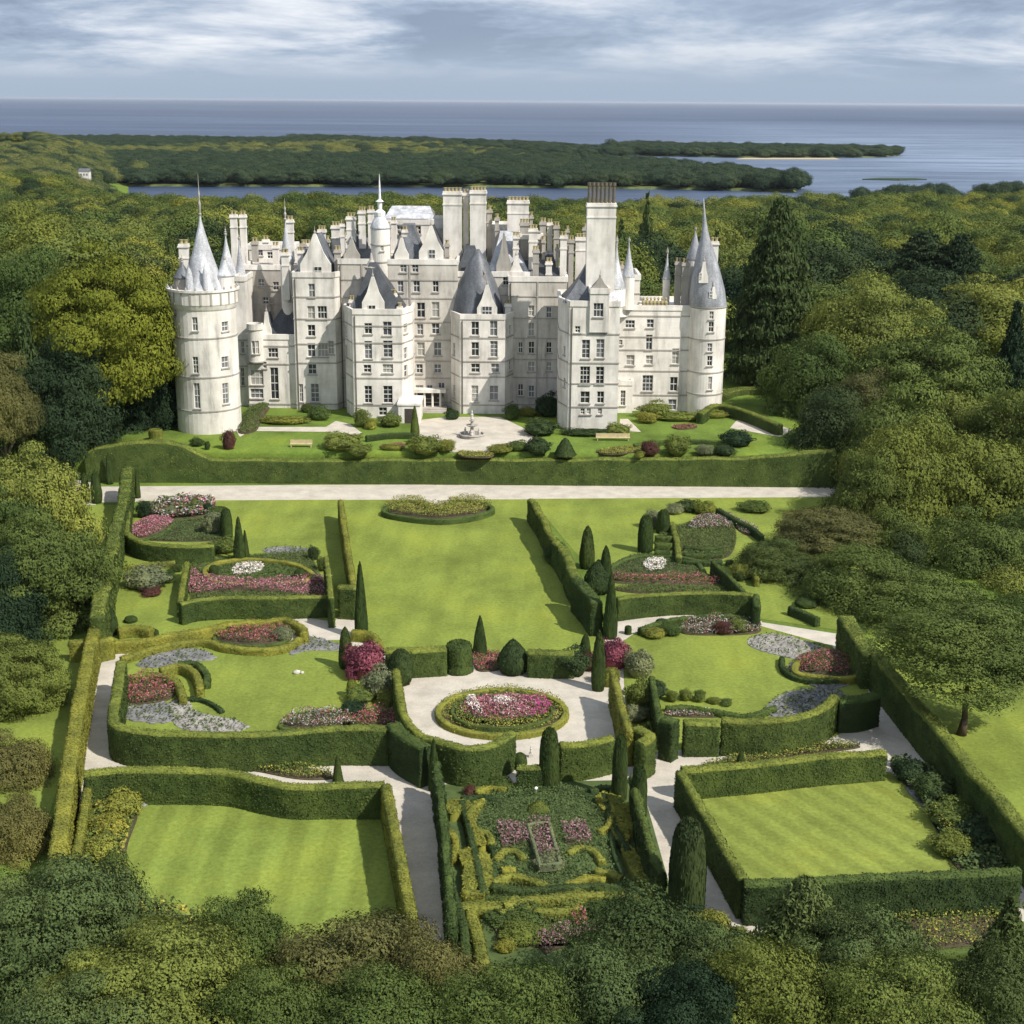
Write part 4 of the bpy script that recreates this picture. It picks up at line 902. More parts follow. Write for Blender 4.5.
mb = MB(); a = xc(386, Y_ + 17); b_ = xc(436, Y_ + 17); zz0 = zc(410, 222, Y_ + 17); mb.add([(a, Y_ + 17, zz0 + .5), (b_, Y_ + 17, zz0 + .5), (b_ - 1, Y_ + 21, zz0 + 2.2), (a + 1, Y_ + 21, zz0 + 2.2), (a, Y_ + 25, zz0 + .5), (b_, Y_ + 25, zz0 + .5)], [(0, 1, 2, 3), (3, 2, 5, 4)]); mb.build('lead_roof', SLATE_PALE, kk)
# --- central right bay with the tent roof
Y_ = Yof(414, TZ)
fp = rectfp(450, 516, Y_, Y_ + 9, 3.5, 4, 10, 11); e1 = block('tent_roofed_bay', fp, ZB, zc(478, 318, Y_), wins_from([(183, 575, 26, 50), (120, 575, 26, 46), (120, 645, 26, 46), (184, 645, 26, 54), (121, 710, 30, 30), (188, 710, 28, 30), (119, 798, 24, 56), (184, 795, 30, 50), (240, 580, 14, 34), (240, 700, 14, 36), (48, 645, 12, 40), (48, 790, 12, 44)], Z2),
           courses=[zc(478, y_, Y_) for y_ in (338, 361.5, 377, 405)])
mb = MB(); yc_ = Y_ + 4.6; rr_ = 25.5 / sat(onY(478, 317, yc_)); zA = zc(478, 317, Y_); zB = zc(478, 249, yc_)
mb.lathe(xc(478, yc_, 290), yc_, [(rr_ * k_, zA + (zB - zA) * t_) for k_, t_ in ((1.02, -.02), (1, .05), (.93, .2), (.8, .4), (.6, .6), (.37, .8), (.16, .93), (.05, 1.0))], 20); o = mb.build('domed_slate_roof', SLATE, e1)
for p in o.data.polygons: p.use_smooth = len(p.vertices) == 4
gable(477, 497, Y_ + .15, 5, 318, 285, e1, STONE, SLATE, win=(487, 311, 10.5, 10)); gable(478, 491, Y_ + 2.4, 3, 296, 275, e1, STONE_OLD, SLATE, win=(487, 289, 4, 6))
chimney(505, 511, 300, 320, Y_ + 2.5, pots=2)
# --- ranges right of it
Y_ = CY + .6
fp = rectfp(452, 532, Y_ + .8, Y_ + 16); e2 = block('main_range', fp, ZB, zc(490, 276, Y_), wins_from([(225, 400, 20, 30), (262, 480, 16, 36), (262, 420, 16, 30)], Z2) + [(452 + 2, 300, 4, 8)], courses=[zc(490, y_, Y_) for y_ in (276, 296, 318)], m=STONE_GREY, pil=2.6)
tent(486, 530, Y_ + 1.2, Y_ + 12, zc(490, 276, Y_), 505, zc(500, 232, Y_ + 6), e2, SLATE_PALE, .25, ridge=.3); gable(496, 511, Y_ + 1, 6, 277, 236, e2, STONE_OLD, SLATE_DARK); tent(455, 486, Y_ + 2, Y_ + 12, zc(490, 276, Y_), 470, zc(500, 246, Y_ + 6), e2, SLATE_DARK, .25, ridge=.3)
gable(509, 522, Y_ + .95, 6, 278, 256, e2, STONE, SLATE)
fp = rectfp(508, 566, Y_ - .4, Y_ + 13); f1 = block('front_wing', fp, ZB, zc(540, 280, Y_), wins_from([(275, 785, 18, 40), (312, 705, 24, 34), (312, 578, 20, 44), (312, 515, 20, 36), (312, 640, 20, 40), (372, 640, 18, 36), (372, 520, 18, 36), (372, 705, 18, 30), (312, 790, 20, 40), (275, 640, 16, 36)], Z2),
           courses=[zc(540, y_, Y_) for y_ in (296, 318, 338, 359, 377, 404)], m=STONE_GREY, pil=3.0)
tent(512, 562, Y_ + .5, Y_ + 12, zc(540, 279, Y_), 545, zc(540, 252, Y_ + 6), f1, SLATE_DARK, .3, ridge=.4)
fp = rectfp(519, 541, Y_ + 4, Y_ + 9); sp = block('roof_block', fp, zc(530, 285, Y_), zc(530, 238, Y_ + 4), m=STONE_OLD)
fp = rectfp(488, 510, Y_ + 13, Y_ + 19); sp = block('roof_block', fp, zc(490, 285, Y_), zc(490, 228, Y_ + 13), m=STONE)
chimney(507.5, 529, 197, 260, Y_ + 9, dep=2.2, pots=6)
for a, dd, mm, np_ in (((520, 529, 219, 275), 5, STONE_OLD, 3), ((529, 537.5, 225, 290), 2, STONE, 3), ((540, 546, 218, 275), 6, STONE_OLD, 2), ((547.5, 552.5, 219, 275), 7, STONE, 2), ((554, 559.5, 222, 275), 6, STONE_OLD, 2), ((560.5, 567, 232, 310), 1, STONE, 2), ((569, 574, 236, 300), 3, STONE_OLD, 2), ((576, 588, 234, 300), 5, STONE, 4), ((533, 539, 246, 300), .4, STONE_OLD, 2), ((546, 552, 258, 300), 1, STONE, 2), ((513, 519, 232, 280), 3, STONE, 2)):
    chimney(*a, Y_ + dd, pots=np_, m=mm)
# --- square tower with the great chimney
Y_ = Yof(430, TZ)
fp = rectfp(560, 619, Y_, Y_ + 12, 3.6, 0, 9, 0); g1 = block('square_tower', fp, ZB, zc(594, 305, Y_), wins_from([(541, 562, 34, 40), (498, 645, 28, 62), (547, 643, 28, 62), (495, 735, 34, 60), (546, 735, 28, 58), (495, 810, 32, 40), (548, 810, 24, 40), (487, 858, 14, 20), (508, 858, 14, 20), (546, 858, 14, 20), (470, 578, 18, 22), (425, 650, 10, 30), (425, 760, 10, 30)], Z2),
           courses=[zc(594, y_, Y_) for y_ in (334, 363, 383.5, 407)])
fp = rectfp(589, 608, Y_ - .35, Y_ + 5); g2 = block('raised_bay', fp, zc(594, 332, Y_), zc(594, 292, Y_), wins_from([(541, 512, 34, 46)], Z2)); gable(590, 607, Y_ - .3, 4, 292, 278, g2, STONE_OLD, SLATE)
tent(562, 596, Y_ + .8, Y_ + 9, zc(594, 304, Y_), 588, zc(590, 258, Y_ + 5), g1, SLATE, .45, ridge=.08); tent(598, 619, Y_ + 1.5, Y_ + 8, zc(594, 304, Y_), 604, zc(604, 270, Y_ + 4), g1, SLATE_PALE, .4)
fp, cx1, cy1, r1_ = roundfp(614, 10, Y_ + 3.2, 24); sp = block('round_turret', fp, zc(614, 310, Y_), zc(614, 289, Y_ + 3), parapet=False, m=STONE); cone(cx1, cy1, r1_, zc(614, 289, Y_ + 3), zc(612, 240, Y_ + 5), sp, SLATE_PALE, .6, .8)
fp, cx1, cy1, r1_ = roundfp(626, 6.5, Y_ + 12, 20); sp = block('round_turret', fp, zc(626, 310, Y_ + 12), zc(626, 277, Y_ + 12), parapet=False); cone(cx1, cy1, r1_, zc(626, 277, Y_ + 12), zc(625, 240, Y_ + 13), sp, SLATE_PALE, .35, .5)
chimney(588, 617, 183, 306, Y_ + 2.6, dep=2.6, pots=7, potm=POT_DARK, poth=2.7)
# --- right wing
Y_ = CY + .1
fp = rectfp(612, 690, Y_, Y_ + 10); h1 = block('right_wing', fp, ZB, zc(650, 309, Y_), wins_from([(649, 560, 32, 26), (718, 558, 24, 28), (615, 622, 16, 16), (714, 622, 22, 50), (715, 682, 24, 30), (804, 670, 24, 52), (650, 683, 28, 34), (709, 762, 36, 54), (798, 765, 26, 48), (793, 835, 28, 36), (628, 798, 22, 46), (620, 858, 20, 40)], Z2),
           courses=[zc(650, y_, Y_) for y_ in (316, 337, 350, 371, 395)])
fp = rectfp(610, 638, Y_ + .6, Y_ + 9); h2 = block('upper_wing', fp, zc(620, 320, Y_), zc(620, 279, Y_), courses=[zc(620, 294, Y_)])
fp, cx1, cy1, r1_ = roundfp(618, 9, Y_ - 1.2, 24); sp = block('oriel', fp, zc(618, 316, Y_), zc(618, 306, Y_), parapet=False, m=STONE); cone(cx1, cy1, r1_, zc(618, 306, Y_), zc(618, 292, Y_), sp, SLATE_PALE, .1, .4)
mb = MB(); a = xc(642, Y_); b_ = xc(664, Y_); zz0 = zc(650, 309, Y_) + .56
for k in range(7):
    mb.lathe(a + (b_ - a) * k / 6, Y_ + .1, [(.22, zz0 - .01), (.3, zz0 + .4), (.1, zz0 + .7), (.2, zz0 + .95), (.03, zz0 + 1.2)], 7)
mb.build('parapet_crest', LICHEN, h1)
fp, cx1, cy1, r1_ = roundfp(664, 3.6, Y_ + 3, 16); sp = block('pinnacle', fp, zc(664, 312, Y_), zc(664, 279, Y_ + 3), parapet=False); cone(cx1, cy1, r1_ * 1.1, zc(664, 279, Y_ + 3), zc(664.5, 252, Y_ + 3), sp, SLATE_PALE, .3, .7)
# the buff link and small door block
fp = rectfp(619, 634, Y_ - 1.6, Y_); sp = block('porch', fp, ZB, zc(626, 384, Y_ - 1.6), [(623, 398, 5, 15)], m=STONE, courses=[])
# --- right round tower
YT2 = Yof(413, TZ); fp, tx, ty, tr_ = roundfp(706, 18.3, YT2)
t2 = block('round_tower', fp, ZB, zc(706, 307, YT2), wins_from([(927, 530, 15, 26), (926, 570, 18, 34), (921, 640, 17, 28), (921, 686, 18, 34), (922, 762, 14, 44)], Z2), courses=[zc(706, y_, YT2) for y_ in (340, 373, 395, 308)], parapet=False)
prof = [(18.3, 307), (18.9, 304), (17.6, 290), (14.8, 276), (11.4, 262), (7.8, 248), (4.6, 238), (2.5, 226), (1.1, 212), (.35, 198)]
mb = MB(); mb.lathe(tx, ty, [(r_ / 18.3 * tr_, zc(704, y_, ty)) for r_, y_ in prof], 36); mb.v = [(x_ - max(0, z_ - zc(704, 307, ty)) * .085, y_, z_) for x_, y_, z_ in mb.v]; o = mb.build('cone_roof', SLATE_BLUE, t2)
for p in o.data.polygons: p.use_smooth = len(p.vertices) == 4
gable(708, 714, ty - tr_ * .98, 2, 299, 287, t2, STONE, SLATE_PALE, win=(711, 294.5, 3.6, 7)); gable(696, 705, ty - tr_ * .9, 3, 283, 262, t2, STONE, SLATE_PALE, win=(700.5, 276, 3, 6))
fp, cx1, cy1, r1_ = roundfp(690.5, 8.2, ty + 2.5, 24); sp = block('round_turret', fp, ZB + 8, zc(690, 262, ty), parapet=False, m=STONE); cone(cx1, cy1, r1_, zc(690, 262, ty), zc(694, 231, ty), sp, SLATE_BLUE, .15, .4)
chimney(676, 682, 258, 306, CY + 2.2, pots=2, m=STONE_OLD); chimney(683, 689.5, 259, 306, CY + 1.2, pots=2, m=STONE_OLD); chimney(711, 719, 238, 268, ty + 2, pots=2)
for a in ((300, 305, 240, 280, 5.5), (311, 315, 250, 280, 8), (325.5, 329, 236, 275, 11), (347, 351, 236, 275, 6), (376, 380, 232, 262, 9), (386, 390, 222, 262, 10), (398, 401, 232, 262, 6), (414, 418, 228, 262, 7), (445, 449, 240, 275, 3), (452, 456, 262, 290, 1.6), (487, 492, 206, 262, 9), (495, 499, 214, 262, 8), (530, 533, 212, 270, 9), (542, 545, 236, 285, 3), (556, 559, 244, 290, 2), (566, 569, 226, 290, 6), (583, 587, 224, 290, 8), (620, 624, 262, 285, 6)):
    chimney(*a[:4], CY + 1 + a[4], pots=1, m=STONE_OLD)
for a in ((300, 318, 3, 278, 250), (402, 420, 2.5, 262, 240), (516, 534, 2.5, 279, 254), (540, 558, 3, 279, 252)):
    tent(a[0], a[1], CY + a[2], CY + a[2] + 6, zc(a[0], a[3], CY + 1), (a[0] + a[1]) / 2, zc(a[0], a[4], CY + 4), castle, SLATE_DARK, .4)
# --- entrance arcade, steps and door parts
x = xc(425, CY); mb = MB(); Yp = CY + .98
for q in (416, 424, 432, 440): mb.tube((xc(q, Yp - 1.2), Yp - 1.2, TZ), (xc(q, Yp - 1.2), Yp - 1.2, TZ + 2.6), .18, .15, 10)
mb.box(xc(411, Yp), xc(446, Yp), Yp - 1.6, Yp, TZ + 2.6, TZ + 3.1); mb.build('porch_arcade', STONE, castle)
for q in (419, 428, 437):
    mb = MB(); mb.box(xc(q, Yp) - .55, xc(q, Yp) + .55, Yp - .06, Yp - .004, TZ - .3, TZ + 2.3); mb.build('door', DOORM, castle)
mb = MB()
for k in range(3): mb.box(xc(411, Yp) - .4 * k, xc(447, Yp), Yp - 2.2 - .5 * (2 - k) - .5, Yp - .02 - k * .003, TZ - .2 + .17 * k - .05, TZ + .17 * (k + 1) - .05)
mb.build('steps', STONE_TRIM, castle)
mb = MB(); Ys = Yof(424, TZ); a = xc(401, Ys); mb.box(a - .5, a + 2.6, Ys, Ys + 5.5, ZB, TZ + 2.6); mb.box(a - .65, a + 2.75, Ys - .15, Ys + 5.6, TZ + 2.6, TZ + 2.9)
eb = mb.build('gate_lodge', STONE, castle); mb = MB(); mb.box(a + .4, a + 1.6, Ys - .05, Ys - .003, TZ - .2, TZ + 2.1); mb.build('door', DOORM, eb)
# ---------------------------------------------------------------- the gardens
Z_G, Z_L, Z_B = .012, .03, .05
def area(name, pts, z, m, zp=0.0, sm=False): return sheet(name, [(p.x, p.y) for p in gp(pts, zp, sm)], zp + z, m)
# gravel
area('gravel_road', [(62, 487), (62, 503), (300, 500), (440, 503), (640, 499.5), (866, 496.5), (850, 485), (790, 481.5), (640, 484), (300, 485)], Z_G, GRAVEL)
area('forecourt', [(430, 452), (486, 453), (538, 448), (532, 432), (500, 417), (446, 417), (412, 421), (420, 440)], .02, GRAVEL, TZ)
area('terrace_path', [(240, 437), (250, 431), (330, 432), (352, 436), (362, 433), (350, 424), (336, 421), (326, 427), (250, 427), (236, 431)], .02, GRAVEL, TZ)
area('terrace_path', [(730, 428), (780, 437), (792, 430), (770, 422), (738, 419)], .02, GRAVEL, TZ)
area('terrace_path', [(619, 431), (641, 432), (628, 419), (620, 419)], .02, GRAVEL, TZ)
area('gravel_path', [(86, 672), (120, 652), (180, 645), (240, 630), (292, 617), (356, 617), (400, 650), (600, 660), (612, 615), (690, 611), (760, 622), (838, 634), (872, 670), (945, 762), (1060, 910), (900, 960), (470, 960), (400, 960), (60, 960), (72, 790)], Z_G, GRAVEL)
area('gravel_path', [(60, 480), (90, 480), (96, 505), (62, 505)], Z_G + .006, GRAVEL)
# lawns
area('central_lawn', [(345, 500), (530, 499.5), (566, 560), (600, 625), (598, 655), (505, 655), (440, 655), (385, 655), (360, 620), (352, 585)], Z_L, LAWN)
area('upper_left_lawn', [(140, 501), (345, 499.8), (353, 585), (335, 622), (300, 617), (232, 626), (175, 638), (110, 648), (112, 600)], Z_L, LAWN)
area('upper_right_lawn', [(530, 499), (870, 497), (880, 560), (850, 632), (760, 619), (690, 609), (640, 613), (617, 615), (590, 570)], Z_L - .002, LAWN)
area('verge', [(0, 640), (96, 640), (80, 700), (60, 780), (45, 830), (-80, 830)], Z_L, LAWN)
area('verge', [(60, 505), (130, 505), (104, 560), (96, 628), (-60, 628)], Z_L, LAWN)
area('side_lawn', [(862, 622), (1100, 640), (1200, 900), (1045, 860), (900, 690)], Z_L, LAWN)
ISL = [(117, 662), (155, 650), (200, 645), (228, 650), (285, 650), (306, 641), (340, 640), (372, 655), (398, 690), (404, 720), (420, 750), (392, 758), (330, 758), (180, 754), (118, 735), (108, 712)]
area('left_garden_lawn', ISL, Z_L, LAWN)
ISR = [(622, 642), (640, 630), (700, 628), (760, 626), (832, 646), (868, 690), (872, 715), (835, 737), (790, 744), (690, 750), (650, 752), (632, 745), (625, 700)]
area('right_garden_lawn', ISR, Z_L, LAWN)
area('striped_lawn', [(85, 777), (390, 797), (412, 925), (405, 960), (100, 960), (60, 930)], Z_L, LAWN_V)
area('diagonal_striped_lawn', [(690, 787), (745, 783), (890, 772), (1010, 880), (1015, 905), (748, 912), (735, 890)], Z_L, LAWN_D)
area('knot_garden_ground', [(438, 785), (640, 780), (668, 880), (690, 960), (450, 970), (440, 880)], Z_L + .01, FL_DARK)

HN = [0]
def hedge(pts, h, w_, m, label, closed=False, sm=True, step=.3, fluff=95, parent=None, name='hedge', z0=0.0, group=None, ztop=None, fsize=.11, wob=.12, round_=.22, P3=None):
    """clipped hedge; pts: the photograph's line along the middle of its flat top"""
    HN[0] += 1; zt = z0 + h
    P = P3 if P3 else [U(x, y, zt) for x, y in pts]
    if not P3 and w_ > .6: w_ = max(.5, w_ * .62)
    if sm and len(P) > 2: P = smooth_line(P, closed, 8)
    if closed: P = P + [P[0]]
    Q = [P[0]]; acc = 0
    out = [P[0]]
    for i in range(1, len(P)):
        a = P[i - 1]; b_ = P[i]; L = (b_ - a).length
        if L < 1e-5: continue
        n = max(1, int(round(L / step)))
        for k in range(1, n + 1): out.append(a.lerp(b_, k / n))
    if closed: out = out[:-1]
    n = len(out); hw = w_ / 2; rr = min(round_, hw * .6)
    prof = []
    nz_ = max(2, int((h - rr) / max(.3, step)))
    for k in range(nz_ + 1): prof.append((-hw * (1.06 - .06 * k / nz_), (h - rr) * k / nz_))
    prof.append((-hw + rr * .3, h - rr * .3)); nt_ = max(1, int((w_ - 2 * rr) / .35))
    for k in range(nt_ + 1): prof.append((-hw + rr + (w_ - 2 * rr) * k / nt_, h))
    prof.append((hw - rr * .3, h - rr * .3))
    for k in range(nz_ + 1): prof.append((hw * (1.0 + .06 * k / nz_), (h - rr) * (1 - k / nz_)))
    m_ = len(prof); V = np.zeros((n, m_, 3)); off = Vector((HN[0] * 7.7, 0, 0))
    for i, p in enumerate(out):
        a = out[(i - 1) % n] if closed or i > 0 else out[0]; b_ = out[(i + 1) % n] if closed or i < n - 1 else out[-1]
        d = (b_ - a); d.z = 0; d = d.normalized() if d.length > 1e-6 else Vector((1, 0, 0)); s_ = Vector((d.y, -d.x, 0))
        lo = 1 + wob * .6 * noise.noise(p * .25 + off); hh = (1 + wob * .5 * noise.noise(p * .2 + off * 2)) * (p.z - z0) / h
        for j, (o, z) in enumerate(prof):
            q = Vector((p.x, p.y, z0)) + s_ * (o * lo); q.z = z0 + z * hh
            k = wob * .6 * noise.noise(q * 1.3 + off) + wob * .35 * noise.noise(q * 4.1)
            nrm = s_ * (1 if o > 0 else -1) if z < h - rr * .5 else Vector((0, 0, 1))
            if z > 0.01: q = q + nrm * k
            V[i, j] = q
    idx = np.arange(n * m_).reshape(n, m_)
    A = idx if closed else idx[:-1]; B = np.roll(idx, -1, 0) if closed else idx[1:]
    F1 = np.stack([A[:, :-1], A[:, 1:], B[:, 1:], B[:, :-1]], -1).reshape(-1, 4)
    Vf = V.reshape(-1, 3)
    fs = [F1]
    if not closed:
        h2 = m_ // 2; caps = []
        for r_ in (0, n - 1):
            for j in range(h2 if m_ % 2 else h2 - 1):
                if j + 1 <= m_ - 2 - j: caps.append([idx[r_, j], idx[r_, j + 1], idx[r_, m_ - 2 - j], idx[r_, m_ - 1 - j]] if r_ else [idx[r_, j], idx[r_, m_ - 1 - j], idx[r_, m_ - 2 - j], idx[r_, j + 1]])
        fs.append(np.array(caps))
    Fq = np.concatenate(fs); parts = [(Vf, Fq)]
    if fluff:
        r_ = np.random.default_rng(HN[0]); a, b_, c, d = (Vf[Fq[:, k]] for k in range(4)); ar = np.linalg.norm(np.cross(c - a, d - b_), axis=1) * .5 + 1e-9; nn = np.cross(c - a, d - b_); nn /= np.linalg.norm(nn, axis=1)[:, None] + 1e-9
        cen = Vf.mean(0); N_ = int(min(120000, ar.sum() * fluff)); f = r_.choice(len(Fq), N_, p=ar / ar.sum()); u, v_ = r_.uniform(0, 1, (2, N_, 1))
        Pp = (a[f] * (1 - u) + b_[f] * u) * (1 - v_) + (d[f] * (1 - u) + c[f] * u) * v_; nf = nn[f]
        Pp = Pp + nf * r_.uniform(.0, .07, (N_, 1)); parts.append(cards(Pp, nf, fsize, r_, .3, 1.2))
    Vx, Fx = joinq(parts)
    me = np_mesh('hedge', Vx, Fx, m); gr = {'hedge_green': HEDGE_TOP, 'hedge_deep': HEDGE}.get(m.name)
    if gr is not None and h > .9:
        # the clipped top gets a paler, yellower leaf colour than the sides
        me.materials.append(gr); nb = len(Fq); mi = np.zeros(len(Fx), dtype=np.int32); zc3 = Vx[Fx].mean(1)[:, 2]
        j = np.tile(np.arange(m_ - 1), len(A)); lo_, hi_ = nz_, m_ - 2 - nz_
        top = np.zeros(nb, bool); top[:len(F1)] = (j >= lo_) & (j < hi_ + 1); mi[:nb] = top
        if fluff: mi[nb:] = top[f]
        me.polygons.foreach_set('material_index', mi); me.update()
    o = bpy.data.objects.new(name, me); COL.objects.link(o)
    if parent is not None: o.parent = parent
    else: tag(o, label, 'hedge', group)
    return o
# unit topiary shapes: height 1, radius 1 scaled to fit
def topi(profile, seed, dens=2600, lsize=.09):
    n = 18; V = []; prof = smooth_line([(r_, z, 0) for r_, z in profile], False, 5); off = Vector((seed * 4.1, 0, 0))
    for p in prof:
        for i in range(n):
            a = 2 * math.pi * i / n; k = 1 + .12 * noise.noise(Vector((math.cos(a) * 1.3, math.sin(a) * 1.3, p.y * 3)) + off)
            V.append((max(p.x, .004) * k * math.cos(a), max(p.x, .004) * k * math.sin(a), p.y))
    V = np.array(V); m_ = len(prof); Fq = np.array([(j * n + i, j * n + (i + 1) % n, (j + 1) * n + (i + 1) % n, (j + 1) * n + i) for j in range(m_ - 1) for i in range(n)])
    r_ = np.random.default_rng(seed); a, b_, c, d = (V[Fq[:, k]] for k in range(4)); nn = np.cross(c - a, d - b_); ar = np.linalg.norm(nn, axis=1) + 1e-9; nn /= ar[:, None]
    f = r_.choice(len(Fq), dens, p=ar / ar.sum()); u, v_ = r_.uniform(0, 1, (2, dens, 1)); P = (a[f] * (1 - u) + b_[f] * u) * (1 - v_) + (d[f] * (1 - u) + c[f] * u) * v_
    Vc, Fc = cards(P + nn[f] * .01, nn[f], lsize, r_, .5, 1.2); Vc2 = Vc.copy(); return joinq([(V, Fq), (Vc2, Fc)])
TOPI = {'cypress': topi([(.0, 0), (.75, .02), (1, .22), (.9, .5), (.62, .78), (.28, .94), (0, 1)], 1), 'spire': topi([(0, 0), (.8, .02), (1, .2), (.75, .5), (.45, .78), (.2, .95), (0, 1)], 2),
        'cone': topi([(0, 0), (.95, .02), (1, .1), (.72, .45), (.38, .8), (.12, .97), (0, 1)], 3), 'column': topi([(0, 0), (.9, .02), (1, .3), (.98, .6), (.8, .85), (.45, .97), (0, 1)], 4),
        'drum': topi([(0, 0), (.98, .01), (1, .3), (1, .75), (.93, .95), (.6, 1.0), (0, 1)], 5), 'ball': topi([(0, 0), (.6, .02), (.95, .25), (1, .5), (.85, .78), (.45, .96), (0, 1)], 6), 'tear': topi([(0, 0), (.7, .02), (1, .25), (.95, .45), (.7, .68), (.3, .9), (0, 1)], 7)}
TM = {}
def topiary(kind, px, base, top, wpx, m, label, z0=0.0, group=None, cat='topiary', name='topiary', asp=1.0, parent=None):
    p = U(px, base, z0); t_ = onY(px, top, p.y); s_ = F / ((p - Vector((0, 0, H))).dot(fw)); hh = t_.z - z0
    k = (kind, m.name)
    if k not in TM: TM[k] = np_mesh('topiary', *TOPI[kind], m)
    o = bpy.data.objects.new(name, TM[k]); COL.objects.link(o); o.location = (p.x, p.y + 0, z0 - .03); r_ = wpx / s_ / 2; o.scale = (r_, r_ * asp, hh); o.rotation_euler.z = (px * 1.3) % 6.28 if asp == 1 else 0
    if parent: o.parent = parent
    return tag(o, label, cat, group)
def bush(px, base, wpx, hpx, m, label, z0=0.0, key=None, cat='shrub', group=None, name='shrub', asp=1.0):
    p = U(px, base, z0); s_ = F / ((p - Vector((0, 0, H))).dot(fw)); r_ = wpx / s_ / 2; key = key or ('bush0' if wpx > 22 else 'bush1')
    p2 = p + Vector((0, r_ * asp * .75, 0)); hh = hpx / s_ / .95
    o = bpy.data.objects.new(name, cmesh(key, m)); COL.objects.link(o); o.location = (p2.x, p2.y, z0 + hh * .38); o.scale = (r_ * .98, r_ * asp * .98, hh * .62); o.rotation_euler.z = (px * 2.1) % 6.28 if asp == 1 else 0
    return tag(o, label, cat, group)
BS = [100]
def bed(pts, m, label, zp=0.0, h=.35, dens=95, size=.12, edge=True, sm=True, edgem=None, cat='flower bed', name='flower_bed', soil=None, mound=0.0, edgeh=.3, edgew=.35):
    """a planted bed: soil, edging, and a mass of flowers or leaves"""
    BS[0] += 1; rng_ = np.random.default_rng(BS[0]); P = gp(pts, zp, sm); poly = [(p.x, p.y) for p in P]
    cx = sum(p[0] for p in poly) / len(poly); cy = sum(p[1] for p in poly) / len(poly); root = empty(name, (cx, cy, zp), label, cat)
    loc = [(a - cx, c - cy) for a, c in poly]
    mb = MB(); mb.prism(loc, -.02, Z_B + .06, s1=.99); mb.build('soil', soil or SOIL, root)
    A = abs(sum(loc[i][0] * loc[(i + 1) % len(loc)][1] - loc[(i + 1) % len(loc)][0] * loc[i][1] for i in range(len(loc)))) / 2
    dens = max(dens, 60) * (1.5 if size < .2 else .8); n = int(min(45000, A * dens)); Q = scatter(loc, n, rng_)
    if len(Q):
        nz_ = np.array([noise.noise(Vector((a * .8, c * .8, BS[0]))) for a, c in Q]); z = .1 + h * (rng_.uniform(.35, 1, len(Q))) * (1 + .7 * nz_)
        if mound:
            rad = max(max(abs(a) for a, c in loc), 1); radc = max(max(abs(c) for a, c in loc), 1); z = z + mound * np.clip(1 - (Q[:, 0] / rad) ** 2 - (Q[:, 1] / radc) ** 2, 0, 1)
        Pp = np.column_stack([Q, z]); V, Fq = cards(Pp, np.tile([0, -.15, .9], (len(Q), 1)), size, rng_, .55, 1.1)
        if mound or h > .3:
            pass
        o = bpy.data.objects.new('flowers', np_mesh('flowers', V, Fq, m)); COL.objects.link(o); o.parent = root; tag(o, kind='stuff')
        if mound:
            mb = MB(); nn_ = len(loc); prof = [(0.0, .97), (.12 + mound * .5, .72), (.12 + mound * .82, .45), (.12 + mound, .1)]; mb.loft(loc, prof, 0, 0); mb.build('mound', soil or SOIL, root)
    if edge:
        hh = edgeh; e = hedge(pts, hh, edgew, edgem or HEDGE, None, closed=True, sm=sm, step=.35, fluff=30, parent=root, name='edging', z0=zp, wob=.08, round_=.1, fsize=.12)
        e.location = (-cx, -cy, -zp)
    return root
def scree(pts, label, zp=0.0, n=60, sm=True, m=None, rs=(.1, .3)):
    P = gp(pts, zp, sm); poly = [(p.x, p.y) for p in P]; cx = sum(p[0] for p in poly) / len(poly); cy = sum(p[1] for p in poly) / len(poly); root = empty('rockery', (cx, cy, zp), label, 'rockery')
    loc = [(a - cx, c - cy) for a, c in poly]; mb = MB(); mb.prism(loc, -.02, Z_B + .03, s1=.985); mb.build('scree', m or SLATE_BED, root)
    BS[0] += 1; r_ = np.random.default_rng(BS[0]); Q = scatter(loc, n * 2, r_); parts = []
    for a, c in Q:
        s_ = r_.uniform(*rs); V, Fq = blob((a, c, .06), s_, s_ * r_.uniform(.6, 1), s_ * r_.uniform(.2, .4), 6, 4, int(r_.integers(0, 99)), .7); parts.append((V, Fq))
    Q2 = scatter(loc, n * 5, r_); parts.append(None)
    parts = [p for p in parts if p is not None]
    V, Fq = joinq(parts); o = bpy.data.objects.new('stones', np_mesh('stones', V, Fq, m if m else SLATE_BED)); COL.objects.link(o); o.parent = root; tag(o, kind='stuff')
    V, Fq = cards(np.column_stack([Q2, r_.uniform(.08, .3, len(Q2))]), np.tile([0, 0, 1.], (len(Q2), 1)), .16, r_, .6); o = bpy.data.objects.new('alpine_plants', np_mesh('alpine_plants', V, Fq, FL_GREEN)); COL.objects.link(o); o.parent = root; tag(o, kind='stuff')
    return root

# the terrace hedge: tall, in front of the castle
p_ = [(90, 456), (96, 447), (120, 442), (160, 440.5), (188, 445), (212, 455), (240, 459), (330, 460), (430, 459), (540, 458), (640, 458.5), (740, 457), (790, 452), (822, 447)]
yT = HY + .75
HP = []
TOPL = [(86, 458), (91, 449), (104, 445), (130, 442), (162, 440.5), (186, 446), (205, 455), (225, 458.5), (330, 459), (430, 459), (540, 458.5), (640, 458), (740, 457), (800, 452), (835, 449)]
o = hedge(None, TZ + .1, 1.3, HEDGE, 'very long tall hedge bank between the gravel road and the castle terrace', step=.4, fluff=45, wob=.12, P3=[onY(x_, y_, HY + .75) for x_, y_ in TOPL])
topiary('drum', 156, 440.5, 429, 13, HEDGE_YELLOW, 'small yellow clipped drum bush at the left end of the terrace', z0=TZ)
